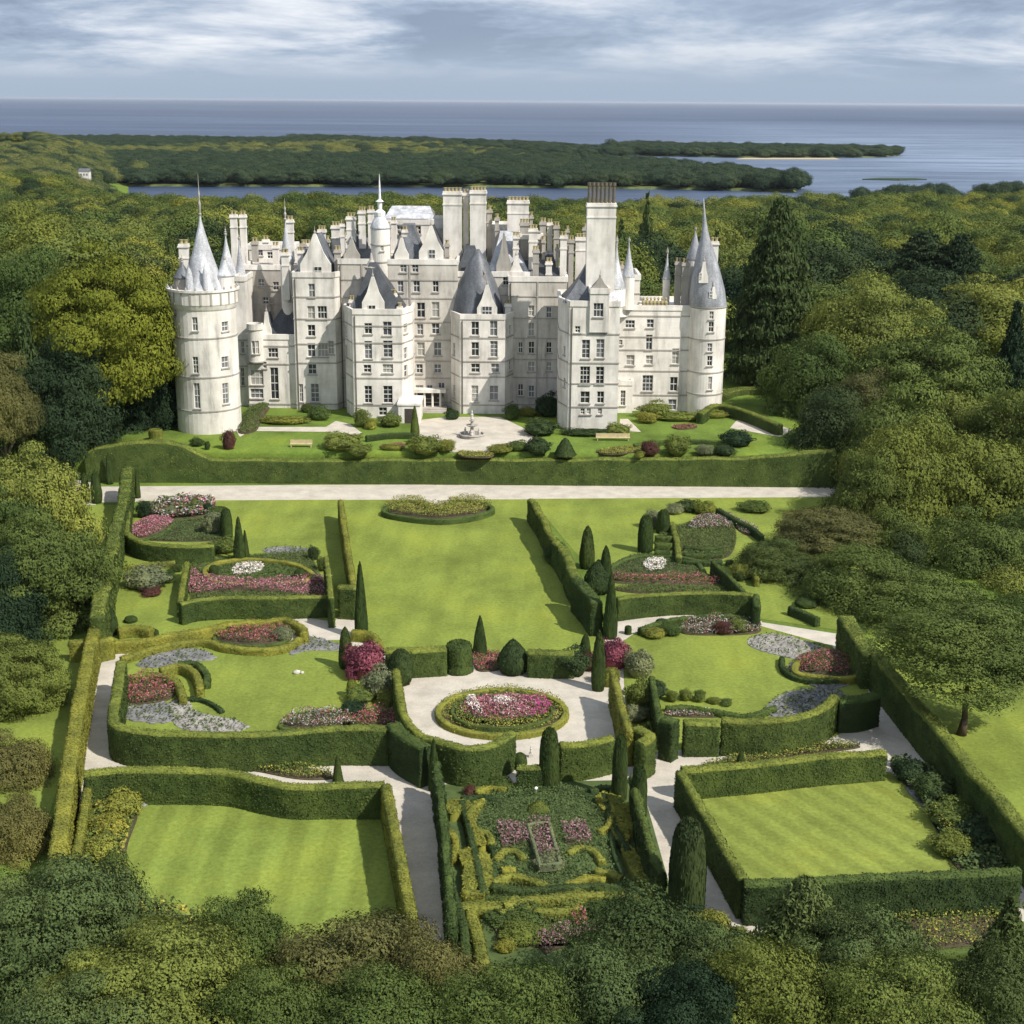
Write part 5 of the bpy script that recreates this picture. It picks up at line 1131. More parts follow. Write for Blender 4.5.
# left boundary hedges
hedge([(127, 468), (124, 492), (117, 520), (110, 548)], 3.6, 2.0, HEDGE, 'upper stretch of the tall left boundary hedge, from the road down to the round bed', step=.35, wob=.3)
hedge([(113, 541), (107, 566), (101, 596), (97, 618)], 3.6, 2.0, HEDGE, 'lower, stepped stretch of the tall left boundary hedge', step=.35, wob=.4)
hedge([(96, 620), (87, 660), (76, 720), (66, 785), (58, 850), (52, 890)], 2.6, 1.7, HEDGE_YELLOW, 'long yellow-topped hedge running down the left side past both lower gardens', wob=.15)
hedge([(70, 640), (98, 640), (112, 637)], 2.0, 1.2, HEDGE_YELLOW, 'short yellow hedge spur crossing the top of the left boundary hedge', sm=False)
# road-end cypresses left
topiary('cypress', 97, 503, 470, 11, TOPIARY, 'dark cypress by the road end, right one of the touching pair', group=None)
topiary('cypress', 86, 501, 473, 9, TOPIARY, 'dark cypress by the road end, left one of the touching pair')
topiary('spire', 110, 484, 452, 7, TOPIARY, 'thin dark cypress against the end of the terrace hedge')
topiary('spire', 124, 478, 448, 7, TOPIARY, 'thin leaning cypress at the top of the left boundary hedge')
topiary('spire', 138, 498, 470, 6, TOPIARY, 'small cypress on the road edge right of the boundary hedge')
bush(68, 474, 26, 18, LEAF_GREEN, 'round clipped bush left of the road end', z0=0)
# upper left quarter
hedge([(128, 511), (126, 530), (140, 540), (165, 544), (190, 545), (214, 544)], 2.1, 1.2, HEDGE, 'curved hedge holding the pink heart-shaped bed')
bed([(132, 530), (140, 523), (158, 519), (174, 522), (164, 531), (148, 538), (134, 538)], FL_PINK, 'pink bed shaped like a heart lobe, beside the left boundary hedge', mound=.6)
bed([(176, 522), (205, 522), (222, 540), (150, 541), (166, 532)], FL_DARK, 'dark low ground cover right of the pink lobe bed', edge=False, h=.25)
scree([(203, 520), (226, 518), (222, 540), (208, 536)], 'grey stone fan beside the arched dark shrubs', n=30)
bush(212, 536, 22, 22, BUSH_GREY, 'grey rounded shrub like a rock behind the dark column', asp=1)
bush(143, 519, 16, 17, LEAF_DARK, 'dark shrub at the top left corner by the boundary hedge')
bed([(152, 518), (160, 504), (208, 502), (214, 512), (190, 519)], FL_LAV, 'mixed border of pale flowers along the road', h=.9, size=.28)
for i, (a, b_, c, d, m_) in enumerate([(168, 518, 16, 10, BUSH_GREY), (182, 515, 16, 9, LEAF_GREEN), (196, 513, 18, 11, LEAF_LIGHT), (207, 514, 10, 10, LEAF_DARK)]):
    bush(a, b_, c, d, m_, ['grey-green shrub in the road border, leftmost of four', 'green shrub in the road border, second of four', 'light green shrub in the road border, third of four', 'dark small shrub at the right end of the road border'][i])
topiary('column', 227, 538, 509, 12, TOPIARY, 'dark clipped column with rounded top above the grey fan'); topiary('ball', 219, 519, 507, 22, TOPIARY, 'flat dark clipped dome joined to the column')
topiary('spire', 240, 562, 517, 12, TOPIARY, 'tall pointed dark cypress above the round pink-edged garden'); topiary('spire', 246, 560, 530, 7, TOPIARY, 'smaller cypress beside the tall pointed one')
bush(222, 555, 30, 14, LEAF_GREEN, 'green shrub at the foot of the pointed cypress'); bush(205, 557, 20, 10, LEAF_LIGHT, 'light low shrub left of the cypress foot')
bush(143, 592, 46, 20, BUSH_GREY, 'loose grey-green shrub in the small left lawn'); bush(168, 584, 14, 13, TOPIARY, 'dark round shrub right of the grey-green one'); bush(176, 573, 12, 8, TOPIARY, 'small dark mound near the curved hedge')
bush(150, 597, 22, 7, BUSH_RED, 'low reddish plants in front of the grey-green shrub')
hedge([(123, 566), (150, 563), (175, 561)], .7, .8, HEDGE_YELLOW, 'low pale hedge above the loose grey shrub')
topiary('ball', 131, 622, 616, 13, TOPIARY, 'small flat dark ball on the small left lawn'); topiary('tear', 112, 635, 605, 13, TOPIARY, 'dark leaning topiary at the foot of the left boundary hedge'); topiary('ball', 155, 636, 629, 8, TOPIARY, 'tiny dark ball at the end of the pale low hedge')
hedge([(118, 628), (135, 626), (152, 628)], 1.0, 1.4, HEDGE_YELLOW, 'short pale hedge above the long curved yellow hedge')
# big tiered bed
hedge([(187, 562), (183, 582), (180, 601)], 1.7, .9, HEDGE, 'dark left side hedge of the round pink-edged garden', sm=False)
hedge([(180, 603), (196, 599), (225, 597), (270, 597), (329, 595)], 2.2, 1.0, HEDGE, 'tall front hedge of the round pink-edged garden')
hedge([(326, 556), (329, 576), (331, 598)], 3.0, .7, HEDGE, 'thin upright hedge fin at the right end of the round pink-edged garden', sm=False)
bed([(190, 562), (250, 556), (310, 552), (322, 580), (326, 598), (300, 601), (230, 600), (190, 603)], FL_GREEN, 'green planted ground of the round pink-edged garden', h=.2, edge=False, sm=False)
bed([(189, 576), (196, 574), (216, 583), (250, 586), (290, 584), (318, 578), (326, 586), (324, 598), (290, 596), (240, 594), (200, 596), (189, 594)], FL_PINK, 'long pink bed curving along the front of the left round garden', mound=.5, edge=False, h=.5, dens=55)
bed([(205, 570), (216, 562), (245, 558), (290, 562), (312, 573), (300, 580), (250, 583), (215, 580)], FL_DARK, 'dark green oval inside the left round garden', edge=True, edgem=HEDGE_YELLOW, edgeh=.6, edgew=.9, h=.2)
bed([(233, 570), (245, 564), (262, 566), (262, 572), (245, 577), (234, 576)], FL_WHITE, 'white flower patch at the centre of the left round garden', edge=False, h=.35)
topiary('ball', 300, 580, 569, 12, TOPIARY, 'round dark bush at the right end of the dark green oval'); topiary('ball', 214, 577, 565, 10, TOPIARY, 'round dark bush at the left end of the dark green oval')
scree([(262, 550), (285, 547), (312, 550), (313, 556), (280, 556)], 'long grey rock strip above the left round garden', n=50); bush(313, 561, 12, 14, LEAF_DARK, 'dark shrub at the end of the grey rock strip'); bush(322, 572, 12, 14, LEAF_GREEN, 'green shrub by the hedge fin')
scree([(192, 568), (203, 566), (200, 574), (190, 577)], 'small grey stone corner of the left round garden', n=14)
# lawn hedges left of the central lawn
hedge([(340.5, 499), (344, 525), (349, 556), (354, 588)], 2.6, .95, HEDGE_YELLOW, 'straight yellow-topped hedge along the left of the central lawn', sm=False)
hedge([(339, 586), (357, 587)], 3.2, 1.6, HEDGE, 'blocky green hedge end beside the tall spire cypress', sm=False)
topiary('spire', 361.5, 638, 562, 13, TOPIARY, 'tallest thin dark spire at the lower left of the central lawn'); topiary('cypress', 346, 668, 627, 14, TOPIARY, 'dark pointed cypress beside the left magenta shrub')
hedge([(352, 630), (371, 633), (380, 644)], 1.0, 1.2, HEDGE_YELLOW, 'low yellow hedge at the foot of the thin spire')
# curved yellow hedge
hedge([(114, 641), (140, 640), (170, 634), (200, 629), (232, 622), (265, 620), (285, 618), (302, 626), (304, 633)], 1.1, 1.2, HEDGE_YELLOW, 'long curved yellow hedge above the left garden path')
hedge([(121, 657), (157, 646), (200, 639), (226, 645), (262, 648), (285, 645), (300, 637)], .7, .6, HEDGE_YELLOW, 'thin yellow edging around the top of the left garden')
bed([(216, 640), (222, 630), (250, 627), (275, 629), (290, 634), (280, 642), (250, 645)], FL_ROSE, 'red and pink bed at the top of the left garden', h=.6, edgem=HEDGE, mound=.3)
bush(282, 642, 20, 13, BUSH_GREY, 'grey shrub at the right end of the red and pink bed'); scree([(305, 636), (340, 645), (338, 651), (310, 651), (290, 655), (296, 645)], 'pale rocks at the top right of the left garden', n=40)
# left garden ring
hedge([(121, 660), (117, 690), (113, 716), (122, 725), (150, 730), (200, 732), (265, 732), (330, 727), (388, 727)], 3.0, 1.3, HEDGE, 'tall curved hedge around the left and front of the left garden')
scree([(136, 666), (155, 655), (185, 649), (208, 652), (214, 660), (190, 662), (160, 668)], 'blue-grey scree crescent at the upper left of the left garden', n=60)
hedge([(160, 668), (180, 664), (195, 672), (200, 688)], .9, 1.0, HEDGE_YELLOW, 'outer crescent hedge in the left garden'); hedge([(130, 676), (160, 674), (176, 680), (183, 695)], .9, 1.0, HEDGE_YELLOW, 'inner crescent hedge in the left garden')
hedge([(178, 662), (195, 662), (206, 672), (206, 682)], .7, .6, HEDGE, 'thin dark crescent hedge beside the lawn of the left garden')
bed([(124, 684), (140, 678), (165, 682), (176, 692), (165, 702), (122, 706)], FL_ROSE, 'red and pink bed inside the crescents of the left garden', h=.7, edge=False, mound=.3)
scree([(121, 706), (165, 703), (172, 722), (128, 720)], 'dark grey stone slope in the lower left corner of the left garden', n=50); scree([(170, 703), (188, 700), (196, 712), (240, 722), (242, 731), (190, 731), (172, 722)], 'pale broken rocks along the lower edge of the left garden', n=90, m=SCREE_PALE)
hedge([(186, 698), (200, 698), (214, 704), (222, 710)], .35, .4, HEDGE_DEEP, 'tiny dark edging line across the left garden lawn')
bed([(282, 727), (300, 714), (330, 712), (350, 716), (352, 728)], FL_LAV, 'pale mixed bed at the lower right of the left garden', h=.5, edgem=HEDGE)
p = U(297, 674, 0); root = empty('garden_stone', (p.x, p.y, 0), 'small white stone lying on the left garden lawn', 'stone'); mb = MB()
V, Fq = blob((0, 0, .15), .35, .25, .22, 8, 6, 3, .5); o = bpy.data.objects.new('stone', np_mesh('stone', V, Fq, STATUE)); COL.objects.link(o); o.parent = root; V, Fq = blob((.45, .1, .1), .16, .14, .14, 8, 6, 7, .5); o = bpy.data.objects.new('chip', np_mesh('stone', V, Fq, STATUE)); COL.objects.link(o); o.parent = root
# corner planting left of the circle
bush(365, 682, 42, 34, BUSH_MAGENTA, 'large magenta rhododendron beside the left cypress', name='flowering_shrub', cat='flowering shrub'); bush(352, 682, 16, 14, BUSH_MAGENTA, 'small magenta bush in front of the large one at the left', name='flowering_shrub', cat='flowering shrub')
bush(378, 700, 34, 28, BUSH_GREY, 'silvery shrub below the left magenta rhododendron'); bush(358, 706, 30, 14, LEAF_LIGHT, 'light green shrub left of the silvery shrub'); bush(388, 708, 24, 14, LEAF_GREEN, 'green shrub right of the silvery shrub'); bush(352, 718, 26, 12, LEAF_DARK, 'dark low shrub above the ring hedge at the left')
bed([(345, 727), (352, 714), (395, 712), (398, 726)], FL_ROSE, 'small bed of red and white flowers against the ring hedge', h=.6, edge=False); topiary('column', 352, 697, 680, 11, LEAF_GREEN, 'short green column under the small magenta bush')
for a in range(2): pass
# hedges around the circle
hedge([(396, 670), (400, 695), (404, 714), (414, 728), (424, 736)], 2.6, 1.0, HEDGE, 'curling hedge on the left side of the gravel circle')
hedge([(424, 736), (440, 741), (462, 747), (482, 746), (500, 739), (512, 731)], 3.0, 1.2, HEDGE, 'scooped hedge on the lower left of the gravel circle')
hedge([(394, 724), (404, 734), (426, 746)], 3.2, 1.8, HEDGE_DEEP, 'dark bulging hedge corner between the left garden and the circle')
hedge([(560, 744), (585, 742), (612, 736)], 2.9, 1.2, HEDGE, 'gently curved hedge on the lower right of the gravel circle')
topiary('column', 549, 790, 729, 20, TOPIARY, 'thick dark clipped column at the lower gate of the circle'); topiary('spire', 434, 790, 739, 12, TOPIARY, 'dark slim cypress at the left corner of the knot garden'); topiary('column', 619, 800, 735, 15, TOPIARY, 'dark rounded column below the right side of the circle')
hedge([(517, 766), (545, 766)], 2.0, 1.0, HEDGE, 'small scooped hedge closing the lower gate of the circle', sm=False); topiary('ball', 520, 768, 753, 14, HEDGE, 'small clipped ball at the left of the lower gate'); 
p = U(531, 757, 0); root = empty('garden_statue', (p.x, p.y, 0), 'small pale figure statue in the lower gate of the gravel circle', 'statue'); root.scale = (.55, .55, .55)
mb = MB(); mb.box(-.3, .3, -.3, .3, 0, .5); mb.box(-.22, .22, -.22, .22, .5, .6); mb.build('pedestal', STATUE, root); mb = MB(); mb.lathe(0, 0, [(.16, .6), (.2, .8), (.13, 1.1), (.17, 1.3), (.06, 1.42), (.1, 1.52), (.08, 1.64), (.02, 1.7)], 10); mb.build('figure', STATUE, root)
# row of clipped shapes above the circle
hedge([(386, 650), (412, 650), (446, 648)], 2.4, 1.8, HEDGE, 'dark clipped hedge at the upper left of the circle', sm=False); topiary('ball', 401, 684, 650, 24, HEDGE_DEEP, 'dark bulging bush at the left end of the hedge above the circle')
topiary('drum', 459, 671, 643, 27, HEDGE, 'rounded green drum left of the centre gap above the circle'); topiary('cone', 480, 654, 616, 15, TOPIARY, 'flat-topped dark cone in the gap at the foot of the central lawn')
topiary('tear', 513, 672, 639, 31, HEDGE_DEEP, 'big teardrop-shaped bush right of the gap'); hedge([(528, 651), (552, 652), (574, 652)], 2.3, 1.5, HEDGE, 'green hedge block right of the teardrop bush', sm=False)
bed([(474, 656), (500, 654), (503, 668), (488, 672), (476, 670)], FL_ROSE, 'narrow pink bed in the gap below the flat-topped cone', h=.3, edge=False)
bush(572, 679, 38, 26, LEAF_DARK, 'dark rounded shrub at the upper right of the circle'); bush(590, 672, 22, 16, BUSH_RED, 'dark red shrub behind the rounded shrub'); topiary('cypress', 585, 656, 634, 11, TOPIARY, 'short dark cypress above the red shrub'); topiary('cypress', 598, 690, 631, 14, TOPIARY, 'taller dark cypress on the right rim of the circle')
bush(616, 671, 32, 28, BUSH_MAGENTA, 'large magenta rhododendron beside the right cypress', name='flowering_shrub', cat='flowering shrub'); bush(640, 680, 30, 26, BUSH_GREY, 'silvery shrub right of the right magenta rhododendron'); bush(600, 684, 16, 14, BUSH_RED, 'reddish small shrub at the foot of the right rim cypress'); bush(610, 688, 20, 18, HEDGE_YELLOW, 'yellow-green shrub below the right magenta rhododendron')
bush(641, 712, 34, 26, LEAF_GREEN, 'leafy green shrub with pale flowers left of the right garden'); bush(636, 724, 26, 14, BUSH_GREY, 'pale grey shrub at the foot of the leafy green one'); bush(655, 700, 26, 16, LEAF_DARK, 'dark shrub between the silvery one and the right lawn')
hedge([(613, 672), (618, 690), (622, 708), (630, 730)], 3.0, .9, HEDGE_YELLOW, 'yellow-green hedge fin on the right side of the gravel circle'); hedge([(652, 676), (656, 700), (660, 722)], 2.4, .8, HEDGE_DEEP, 'thin dark hedge fin left of the right garden')
# oval bed in the circle
cxp, cyp = 502, 711
def ell(rx, ry, cy=None, n=18, a0=0): return [(cxp + rx * math.cos(2 * math.pi * i / n + a0), (cy or cyp) + ry * math.sin(2 * math.pi * i / n + a0)) for i in range(n)]
bed(ell(64, 22.5), FL_YELLOW, 'oval ring of yellow and green planting in the gravel circle', h=.35, edgem=HEDGE_YELLOW, edgeh=.5, edgew=.7, dens=50)
bed(ell(50, 16), FL_GREEN, 'green ring inside the oval flower bed', h=.45, edge=True, edgem=HEDGE, edgeh=.5, edgew=.25, dens=50)
bed(ell(42, 12.5), FL_PINK, 'pink heart of the oval flower bed', h=.45, edge=False, mound=.35, dens=110)
bed([(490, 706), (503, 702), (516, 706), (514, 713), (500, 714), (492, 712)], FL_WHITE, 'white flower patch in the middle of the oval bed', h=.5, edge=False, mound=.62, dens=80); bed([(466, 706), (473, 703), (478, 711), (482, 719), (473, 717), (467, 712)], FL_WHITE, 'white flower arc at the left of the oval bed', h=.7, edge=False, mound=.3, dens=80)
bed([(522, 704), (530, 701), (548, 706), (551, 714), (540, 720), (526, 721), (536, 714), (534, 708)], FL_MAGENTA, 'magenta arc at the right of the oval bed', h=.75, edge=False, dens=80, mound=.2)
# bed at the road
bed([(384, 511), (392, 504), (408, 501), (424, 502), (428, 507), (446, 507), (450, 502), (470, 500), (484, 502), (492, 509), (470, 516), (438, 519), (405, 516)], FL_YELLOW, 'yellow boat-shaped bed on the lawn below the gravel road', h=.7, edgem=HEDGE, edgeh=.7, edgew=.7, mound=.2)
area('gravel_path', [(420, 500), (452, 500), (448, 506), (440, 507.5), (428, 506.5)], Z_L + .14, GRAVEL)
# right of the central lawn
hedge([(531, 499), (541, 514), (549, 530), (556, 541)], 2.8, 1.2, HEDGE, 'upper stretch of the crooked hedge right of the central lawn', wob=.3); hedge([(556, 541), (566, 555), (572, 570), (578, 580)], 2.8, 1.5, HEDGE, 'middle stretch of the crooked hedge right of the central lawn', wob=.35)
hedge([(578, 580), (588, 592), (597, 604)], 3.2, 1.9, HEDGE_DEEP, 'wide lower end of the crooked hedge right of the central lawn', wob=.3); bush(556, 566, 22, 22, HEDGE_DEEP, 'bulge of clipped yew on the lawn side of the crooked hedge', asp=1)
topiary('cypress', 587, 568, 526, 15, TOPIARY, 'dark rounded cypress standing just right of the crooked hedge'); topiary('cypress', 605, 592, 546, 13, TOPIARY, 'tall dark cypress behind the broad one'); topiary('tear', 598, 592, 560, 28, HEDGE_DEEP, 'broad dark yew between the crooked hedge and the walk'); topiary('spire', 610, 638, 572, 14, TOPIARY, 'tall dark spire at the lower right of the central lawn')
# upper right garden
hedge([(617, 598), (640, 595), (675, 592), (715, 592), (753, 594)], 2.3, 1.0, HEDGE, 'tall front hedge of the upper right garden'); hedge([(756, 594), (757, 606)], 2.3, 1.0, HEDGE_DEEP, 'hedge return at the right end of the upper right garden', sm=False)
hedge([(713, 561), (728, 574), (744, 591)], 1.6, .7, HEDGE_DEEP, 'diagonal dark hedge right of the red flower strip', sm=False)
bed([(612, 566), (640, 555), (690, 558), (706, 575), (700, 578), (640, 577), (614, 576)], FL_DARK, 'dark green low planting above the red flower strip', h=.2, edgem=HEDGE, edgeh=.45, edgew=.5)
bed([(613, 577), (650, 579), (700, 578), (716, 580), (716, 587), (680, 587), (640, 585), (613, 583)], FL_ROSE, 'long red and pink flower strip in the upper right garden', h=.6, mound=.2, edge=False, dens=55)
bed([(643, 565), (655, 558), (666, 563), (662, 571), (648, 572)], FL_WHITE, 'white flower patch above the red flower strip', h=.3, edge=False); bed([(615, 590), (640, 586), (712, 588), (735, 588), (740, 594), (700, 594), (640, 594)], FL_GREEN, 'green planting between the red strip and its front hedge', h=.3, edge=False)
topiary('column', 645, 552, 516, 15, TOPIARY, 'dark clipped column at the left of the upper right garden'); topiary('column', 663, 533, 510, 13, TOPIARY, 'dark clipped column behind it beside the grey boulder'); bush(654, 530, 20, 18, BUSH_GREY, 'grey boulder-like shrub between the two dark columns')
bed([(660, 534), (690, 523), (712, 515), (735, 530), (730, 556), (700, 560), (670, 556)], FL_GREEN, 'terraced green patch in the upper right garden', h=.25, edge=False)
for k, (a, c) in enumerate([(536, 8), (543, 9), (550, 9)]):
    hedge([(655, a), (672, a + .5)], .9, .6, HEDGE, ['uppermost of three short stepped hedges beside the dark column', 'middle one of three short stepped hedges beside the dark column', 'lowest of three short stepped hedges beside the dark column'][k], sm=False)
hedge([(672, 522), (677, 540), (679, 557)], 1.0, 1.0, HEDGE, 'narrow upright hedge strip right of the stepped hedges', sm=False); 
for k, a in enumerate((546, 553, 560)): hedge([(684, a), (705, a + 1), (722, a)], .6, .6, HEDGE_DEEP, ['upper', 'middle', 'lowest'][k] + ' of the low dark rows in the upper right garden', sm=False)
bed([(690, 525), (702, 517), (722, 518), (734, 529), (716, 530), (692, 530)], FL_LAV, 'brown-pink stone-coloured bed in the upper right garden', h=.4, edge=False, mound=.2); hedge([(718, 508), (735, 518), (752, 527), (762, 535)], .9, .9, HEDGE_DEEP, 'diagonal dark edging under the shaded lawn')
bed([(724, 514), (738, 520), (758, 531), (748, 536), (735, 528)], FL_LAV, 'thin flowery strip beside the diagonal edging', h=.4, edge=False); bush(706, 516, 24, 12, LEAF_GREEN, 'round green shrub at the top of the upper right garden'); bush(690, 513, 26, 10, LEAF_DARK, 'dark shrub left of the round green one'); bush(676, 515, 20, 9, BUSH_GREY, 'greyish shrub near the road in the upper right garden'); bush(757, 514, 34, 9, LEAF_GREEN, 'low loose shrub on the shaded lawn'); 
bush(742, 580, 22, 14, HEDGE_YELLOW, 'yellow-green shrub right of the diagonal hedge'); bush(740, 582, 12, 9, TOPIARY, 'small dark shrub in front of the yellow-green one'); bush(730, 567, 10, 6, TOPIARY, 'tiny dark shrub above the yellow-green one'); 
hedge([(790, 606), (806, 612), (818, 618)], .9, .9, HEDGE_DEEP, 'low clipped hedge on the right lawn under the trees'); topiary('ball', 806, 606, 599, 22, TOPIARY, 'low dark mound beside the low clipped hedge')
hedge([(757, 549), (752, 560), (757, 578)], 1.0, .9, HEDGE_YELLOW, 'curved yellow hedge under the dark spreading tree')
# right garden
hedge([(640, 628), (665, 620), (690, 616), (725, 614), (750, 619)], .8, .9, HEDGE, 'low green edging curving over the top of the right garden'); bed([(682, 634), (690, 624), (725, 620), (758, 626), (756, 634), (715, 636)], FL_LAV, 'rock and flower border at the top of the right garden', h=.7, edge=False); scree([(690, 632), (700, 624), (728, 622), (735, 633)], 'grey rock face in the border of the right garden', n=50)
bush(723, 636, 18, 13, BUSH_RED, 'small red shrub in the top border of the right garden'); bush(740, 634, 22, 12, LEAF_GREEN, 'green shrub right of the small red shrub'); bush(672, 637, 22, 10, LEAF_GREEN, 'green shrub at the left of the top border'); bush(655, 640, 24, 9, HEDGE_YELLOW, 'yellow-green shrub at the left end of the top border'); topiary('ball', 662, 628, 619, 15, TOPIARY, 'small dark bush in the gravel left of the right garden'); topiary('drum', 628, 634, 626, 7, TOPIARY, 'tiny square dark bush beside the right spire')
scree([(748, 640), (770, 634), (800, 640), (832, 652), (836, 658), (800, 660), (775, 655), (752, 648)], 'grey scree slope on the upper right of the right garden', n=100, m=SCREE_PALE); scree([(790, 664), (835, 663), (862, 668), (862, 680), (828, 690), (800, 680)], 'dark scree behind the red mound', n=60); scree([(762, 712), (790, 692), (838, 690), (840, 700), (812, 712), (780, 718)], 'dark slate slope at the lower right of the right garden', n=110)
bed([(798, 672), (800, 660), (822, 656), (845, 662), (860, 673), (840, 677)], FL_ROSE, 'dark red domed bed with yellow rim in the right garden', h=.5, mound=.8, edgem=HEDGE_YELLOW, edgeh=.6, edgew=.6)
hedge([(782, 656), (784, 668), (800, 677), (830, 679), (860, 676)], .5, .4, HEDGE_DEEP, 'thin dark edging winding round the red domed bed'); hedge([(666, 706), (690, 706), (720, 711), (750, 714), (775, 706)], .5, .5, HEDGE, 'low wavy edging along the lower right lawn')
for i, (a, b_) in enumerate([(672, 703), (686, 702), (700, 703), (714, 705), (727, 707)]): bush(a, b_, 13, 11 if i < 3 else 6, LEAF_GREEN, None, group=None) if False else tag(bush(a, b_, 13, 11 if i < 3 else 6, LEAF_GREEN, 'small upright green plant in the row at the lower edge of the right lawn', group='row of small plants on the right lawn'))
bed([(668, 717), (672, 712), (712, 713), (716, 718)], FL_LAV, 'pale stone and flower patch inside the lower hedge of the right garden', edge=False, h=.3)
hedge([(722, 719), (750, 720), (790, 717), (820, 708), (836, 695)], 2.9, 1.3, HEDGE, 'tall curved front hedge of the right garden'); hedge([(684, 722), (719, 722)], 2.7, 1.5, HEDGE, 'square-clipped hedge block left of the curved front hedge', sm=False); hedge([(663, 718), (676, 722)], 3.2, 1.6, HEDGE_DEEP, 'narrow hedge block beside the square-clipped one', sm=False); hedge([(838, 699), (858, 698), (876, 693)], 2.7, 1.8, HEDGE_DEEP, 'dark rounded hedge block at the right end of the curved hedge')
hedge([(636, 726), (650, 734), (640, 742)], 3.0, 1.4, HEDGE, 'green hedge block at the lower left corner of the right garden'); topiary('cypress', 647, 745, 722, 8, TOPIARY, 'small dark cone set in the corner hedge block')
# right diagonal hedge
hedge([(846, 617), (858, 634), (872, 654)], 3.2, 2.4, HEDGE, 'broad rounded upper end of the long diagonal hedge on the right', wob=.3); hedge([(874, 650), (905, 688), (950, 740), (1000, 800), (1060, 870)], 3.2, 1.6, HEDGE, 'long straight diagonal hedge down the right side', sm=False, wob=.2)
# corner lawn, left
hedge([(84, 772), (120, 769), (155, 769), (190, 769), (230, 771), (262, 778), (292, 783), (340, 783), (384, 783)], 2.6, 1.3, HEDGE, 'long hedge along the top of the striped corner lawn'); hedge([(386, 784), (393, 820), (402, 865), (412, 918)], 2.7, 1.1, HEDGE_YELLOW, 'hedge along the right side of the striped corner lawn', sm=False)
bed([(235, 768), (270, 766), (320, 771), (333, 779), (300, 780), (262, 773)], FL_GOLD, 'low yellow border beside the path above the striped lawn', edge=False, h=.5); topiary('cone', 338, 783, 755, 11, TOPIARY, 'small dark cone on the path edge above the striped lawn'); topiary('drum', 156, 775, 765, 12, TOPIARY, 'dark square-topped post of yew in the long hedge'); hedge([(88, 780), (84, 810), (76, 850), (68, 876)], 1.6, .9, HEDGE_YELLOW, 'yellow inner hedge at the left of the striped lawn')
bed([(96, 802), (130, 800), (138, 815), (128, 845), (122, 880), (112, 905), (72, 900), (82, 850)], FL_GOLD, 'yellow shrubby border along the left of the striped lawn', h=.9, size=.26, edge=False, dens=30)
for i, (a, b_, c, d, m_, l) in enumerate([(118, 822, 44, 22, LEAF_LIGHT, 'light green rounded shrub at the top of the yellow border'), (105, 842, 40, 22, HEDGE_YELLOW, 'yellow shrub in the middle of the yellow border'), (96, 866, 40, 24, LEAF_LIGHT, 'mottled green shrub low in the yellow border'), (112, 876, 30, 18, LEAF_GREEN, 'green shrub beside the mottled one'), (98, 896, 50, 20, LEAF_LIGHT, 'spreading light shrub at the foot of the yellow border'), (105, 812, 18, 12, LEAF_DARK, 'dark small shrub under the corner rock')]): bush(a, b_, c, d, m_, l)
scree([(122, 797), (148, 793), (168, 796), (150, 803), (135, 808)], 'grey pebbly patch at the upper left of the striped lawn', n=50); scree([(98, 902), (122, 892), (122, 910), (100, 910)], 'grey slab patch at the lower left of the striped lawn', n=20)
p = U(111, 803, 0); root = empty('boulder', (p.x, p.y, 0), 'upright grey boulder in the corner above the yellow border', 'boulder'); V, Fq = blob((0, 0, .7), .45, .4, .95, 10, 8, 4, .5); o = bpy.data.objects.new('stone', np_mesh('stone', V, Fq, ROCK)); COL.objects.link(o); o.parent = root; V, Fq = blob((.1, -.1, .1), .8, .6, .3, 8, 6, 5, .5); o = bpy.data.objects.new('plinth_rock', np_mesh('stone', V, Fq, ROCK)); COL.objects.link(o); o.parent = root
bed([(96, 912), (140, 913), (200, 921), (196, 960), (110, 960)], FL_GOLD, 'dense yellow-flowered bank at the bottom left of the striped lawn', h=.8, size=.24, edge=False, dens=50, mound=.6)
# corner lawn, right
hedge([(682, 769), (715, 766), (760, 762), (820, 755), (885, 750)], 2.3, 1.4, HEDGE, 'back hedge of the diagonal-striped lawn'); hedge([(680, 771), (700, 803), (722, 840), (744, 878)], 2.8, 1.0, HEDGE, 'left side hedge of the diagonal-striped lawn', sm=False); hedge([(744, 880), (800, 880), (880, 876), (960, 872), (1020, 870)], 2.9, 1.2, HEDGE_DEEP, 'front hedge of the diagonal-striped lawn', sm=False, wob=.2)
bed([(700, 768), (760, 752), (830, 745), (860, 748), (800, 757), (740, 768)], FL_GOLD, 'thin flowery strip along the back of the right corner hedge', h=.4, edge=False); topiary('cone', 740, 770, 750, 11, TOPIARY, 'small dark leaning cone at the back right corner hedge'); topiary('spire', 724, 860, 838, 9, TOPIARY, 'small dark spike in the side hedge of the right corner lawn')
bed([(890, 765), (925, 770), (960, 815), (1010, 870), (960, 872), (925, 810)], FL_DARK, 'shady planting right of the diagonal-striped lawn', h=.6, edge=False, size=.25); scree([(898, 772), (918, 775), (935, 800), (920, 805)], 'grey rocks in the shady planting', n=60)
for i, (a, b_, c, d, m_, l) in enumerate([(912, 785, 34, 20, LEAF_DARK, 'dark shrub at the upper corner of the shady planting'), (938, 806, 40, 24, LEAF_CONIFER, 'rounded dark shrub in the middle of the shady planting'), (955, 832, 50, 22, LEAF_GREEN, 'green shrub with yellow flowers in the shady planting'), (985, 850, 50, 22, LEAF_DARK, 'dark shrub low in the shady planting'), (955, 860, 44, 18, LEAF_GREEN, 'green shrub with pink flowers near the front hedge')]): bush(a, b_, c, d, m_, l)
bed([(930, 820), (942, 816), (955, 835), (948, 842)], FL_GOLD, 'little yellow flower patch beside the diagonal-striped lawn', h=1.1, edge=False); 
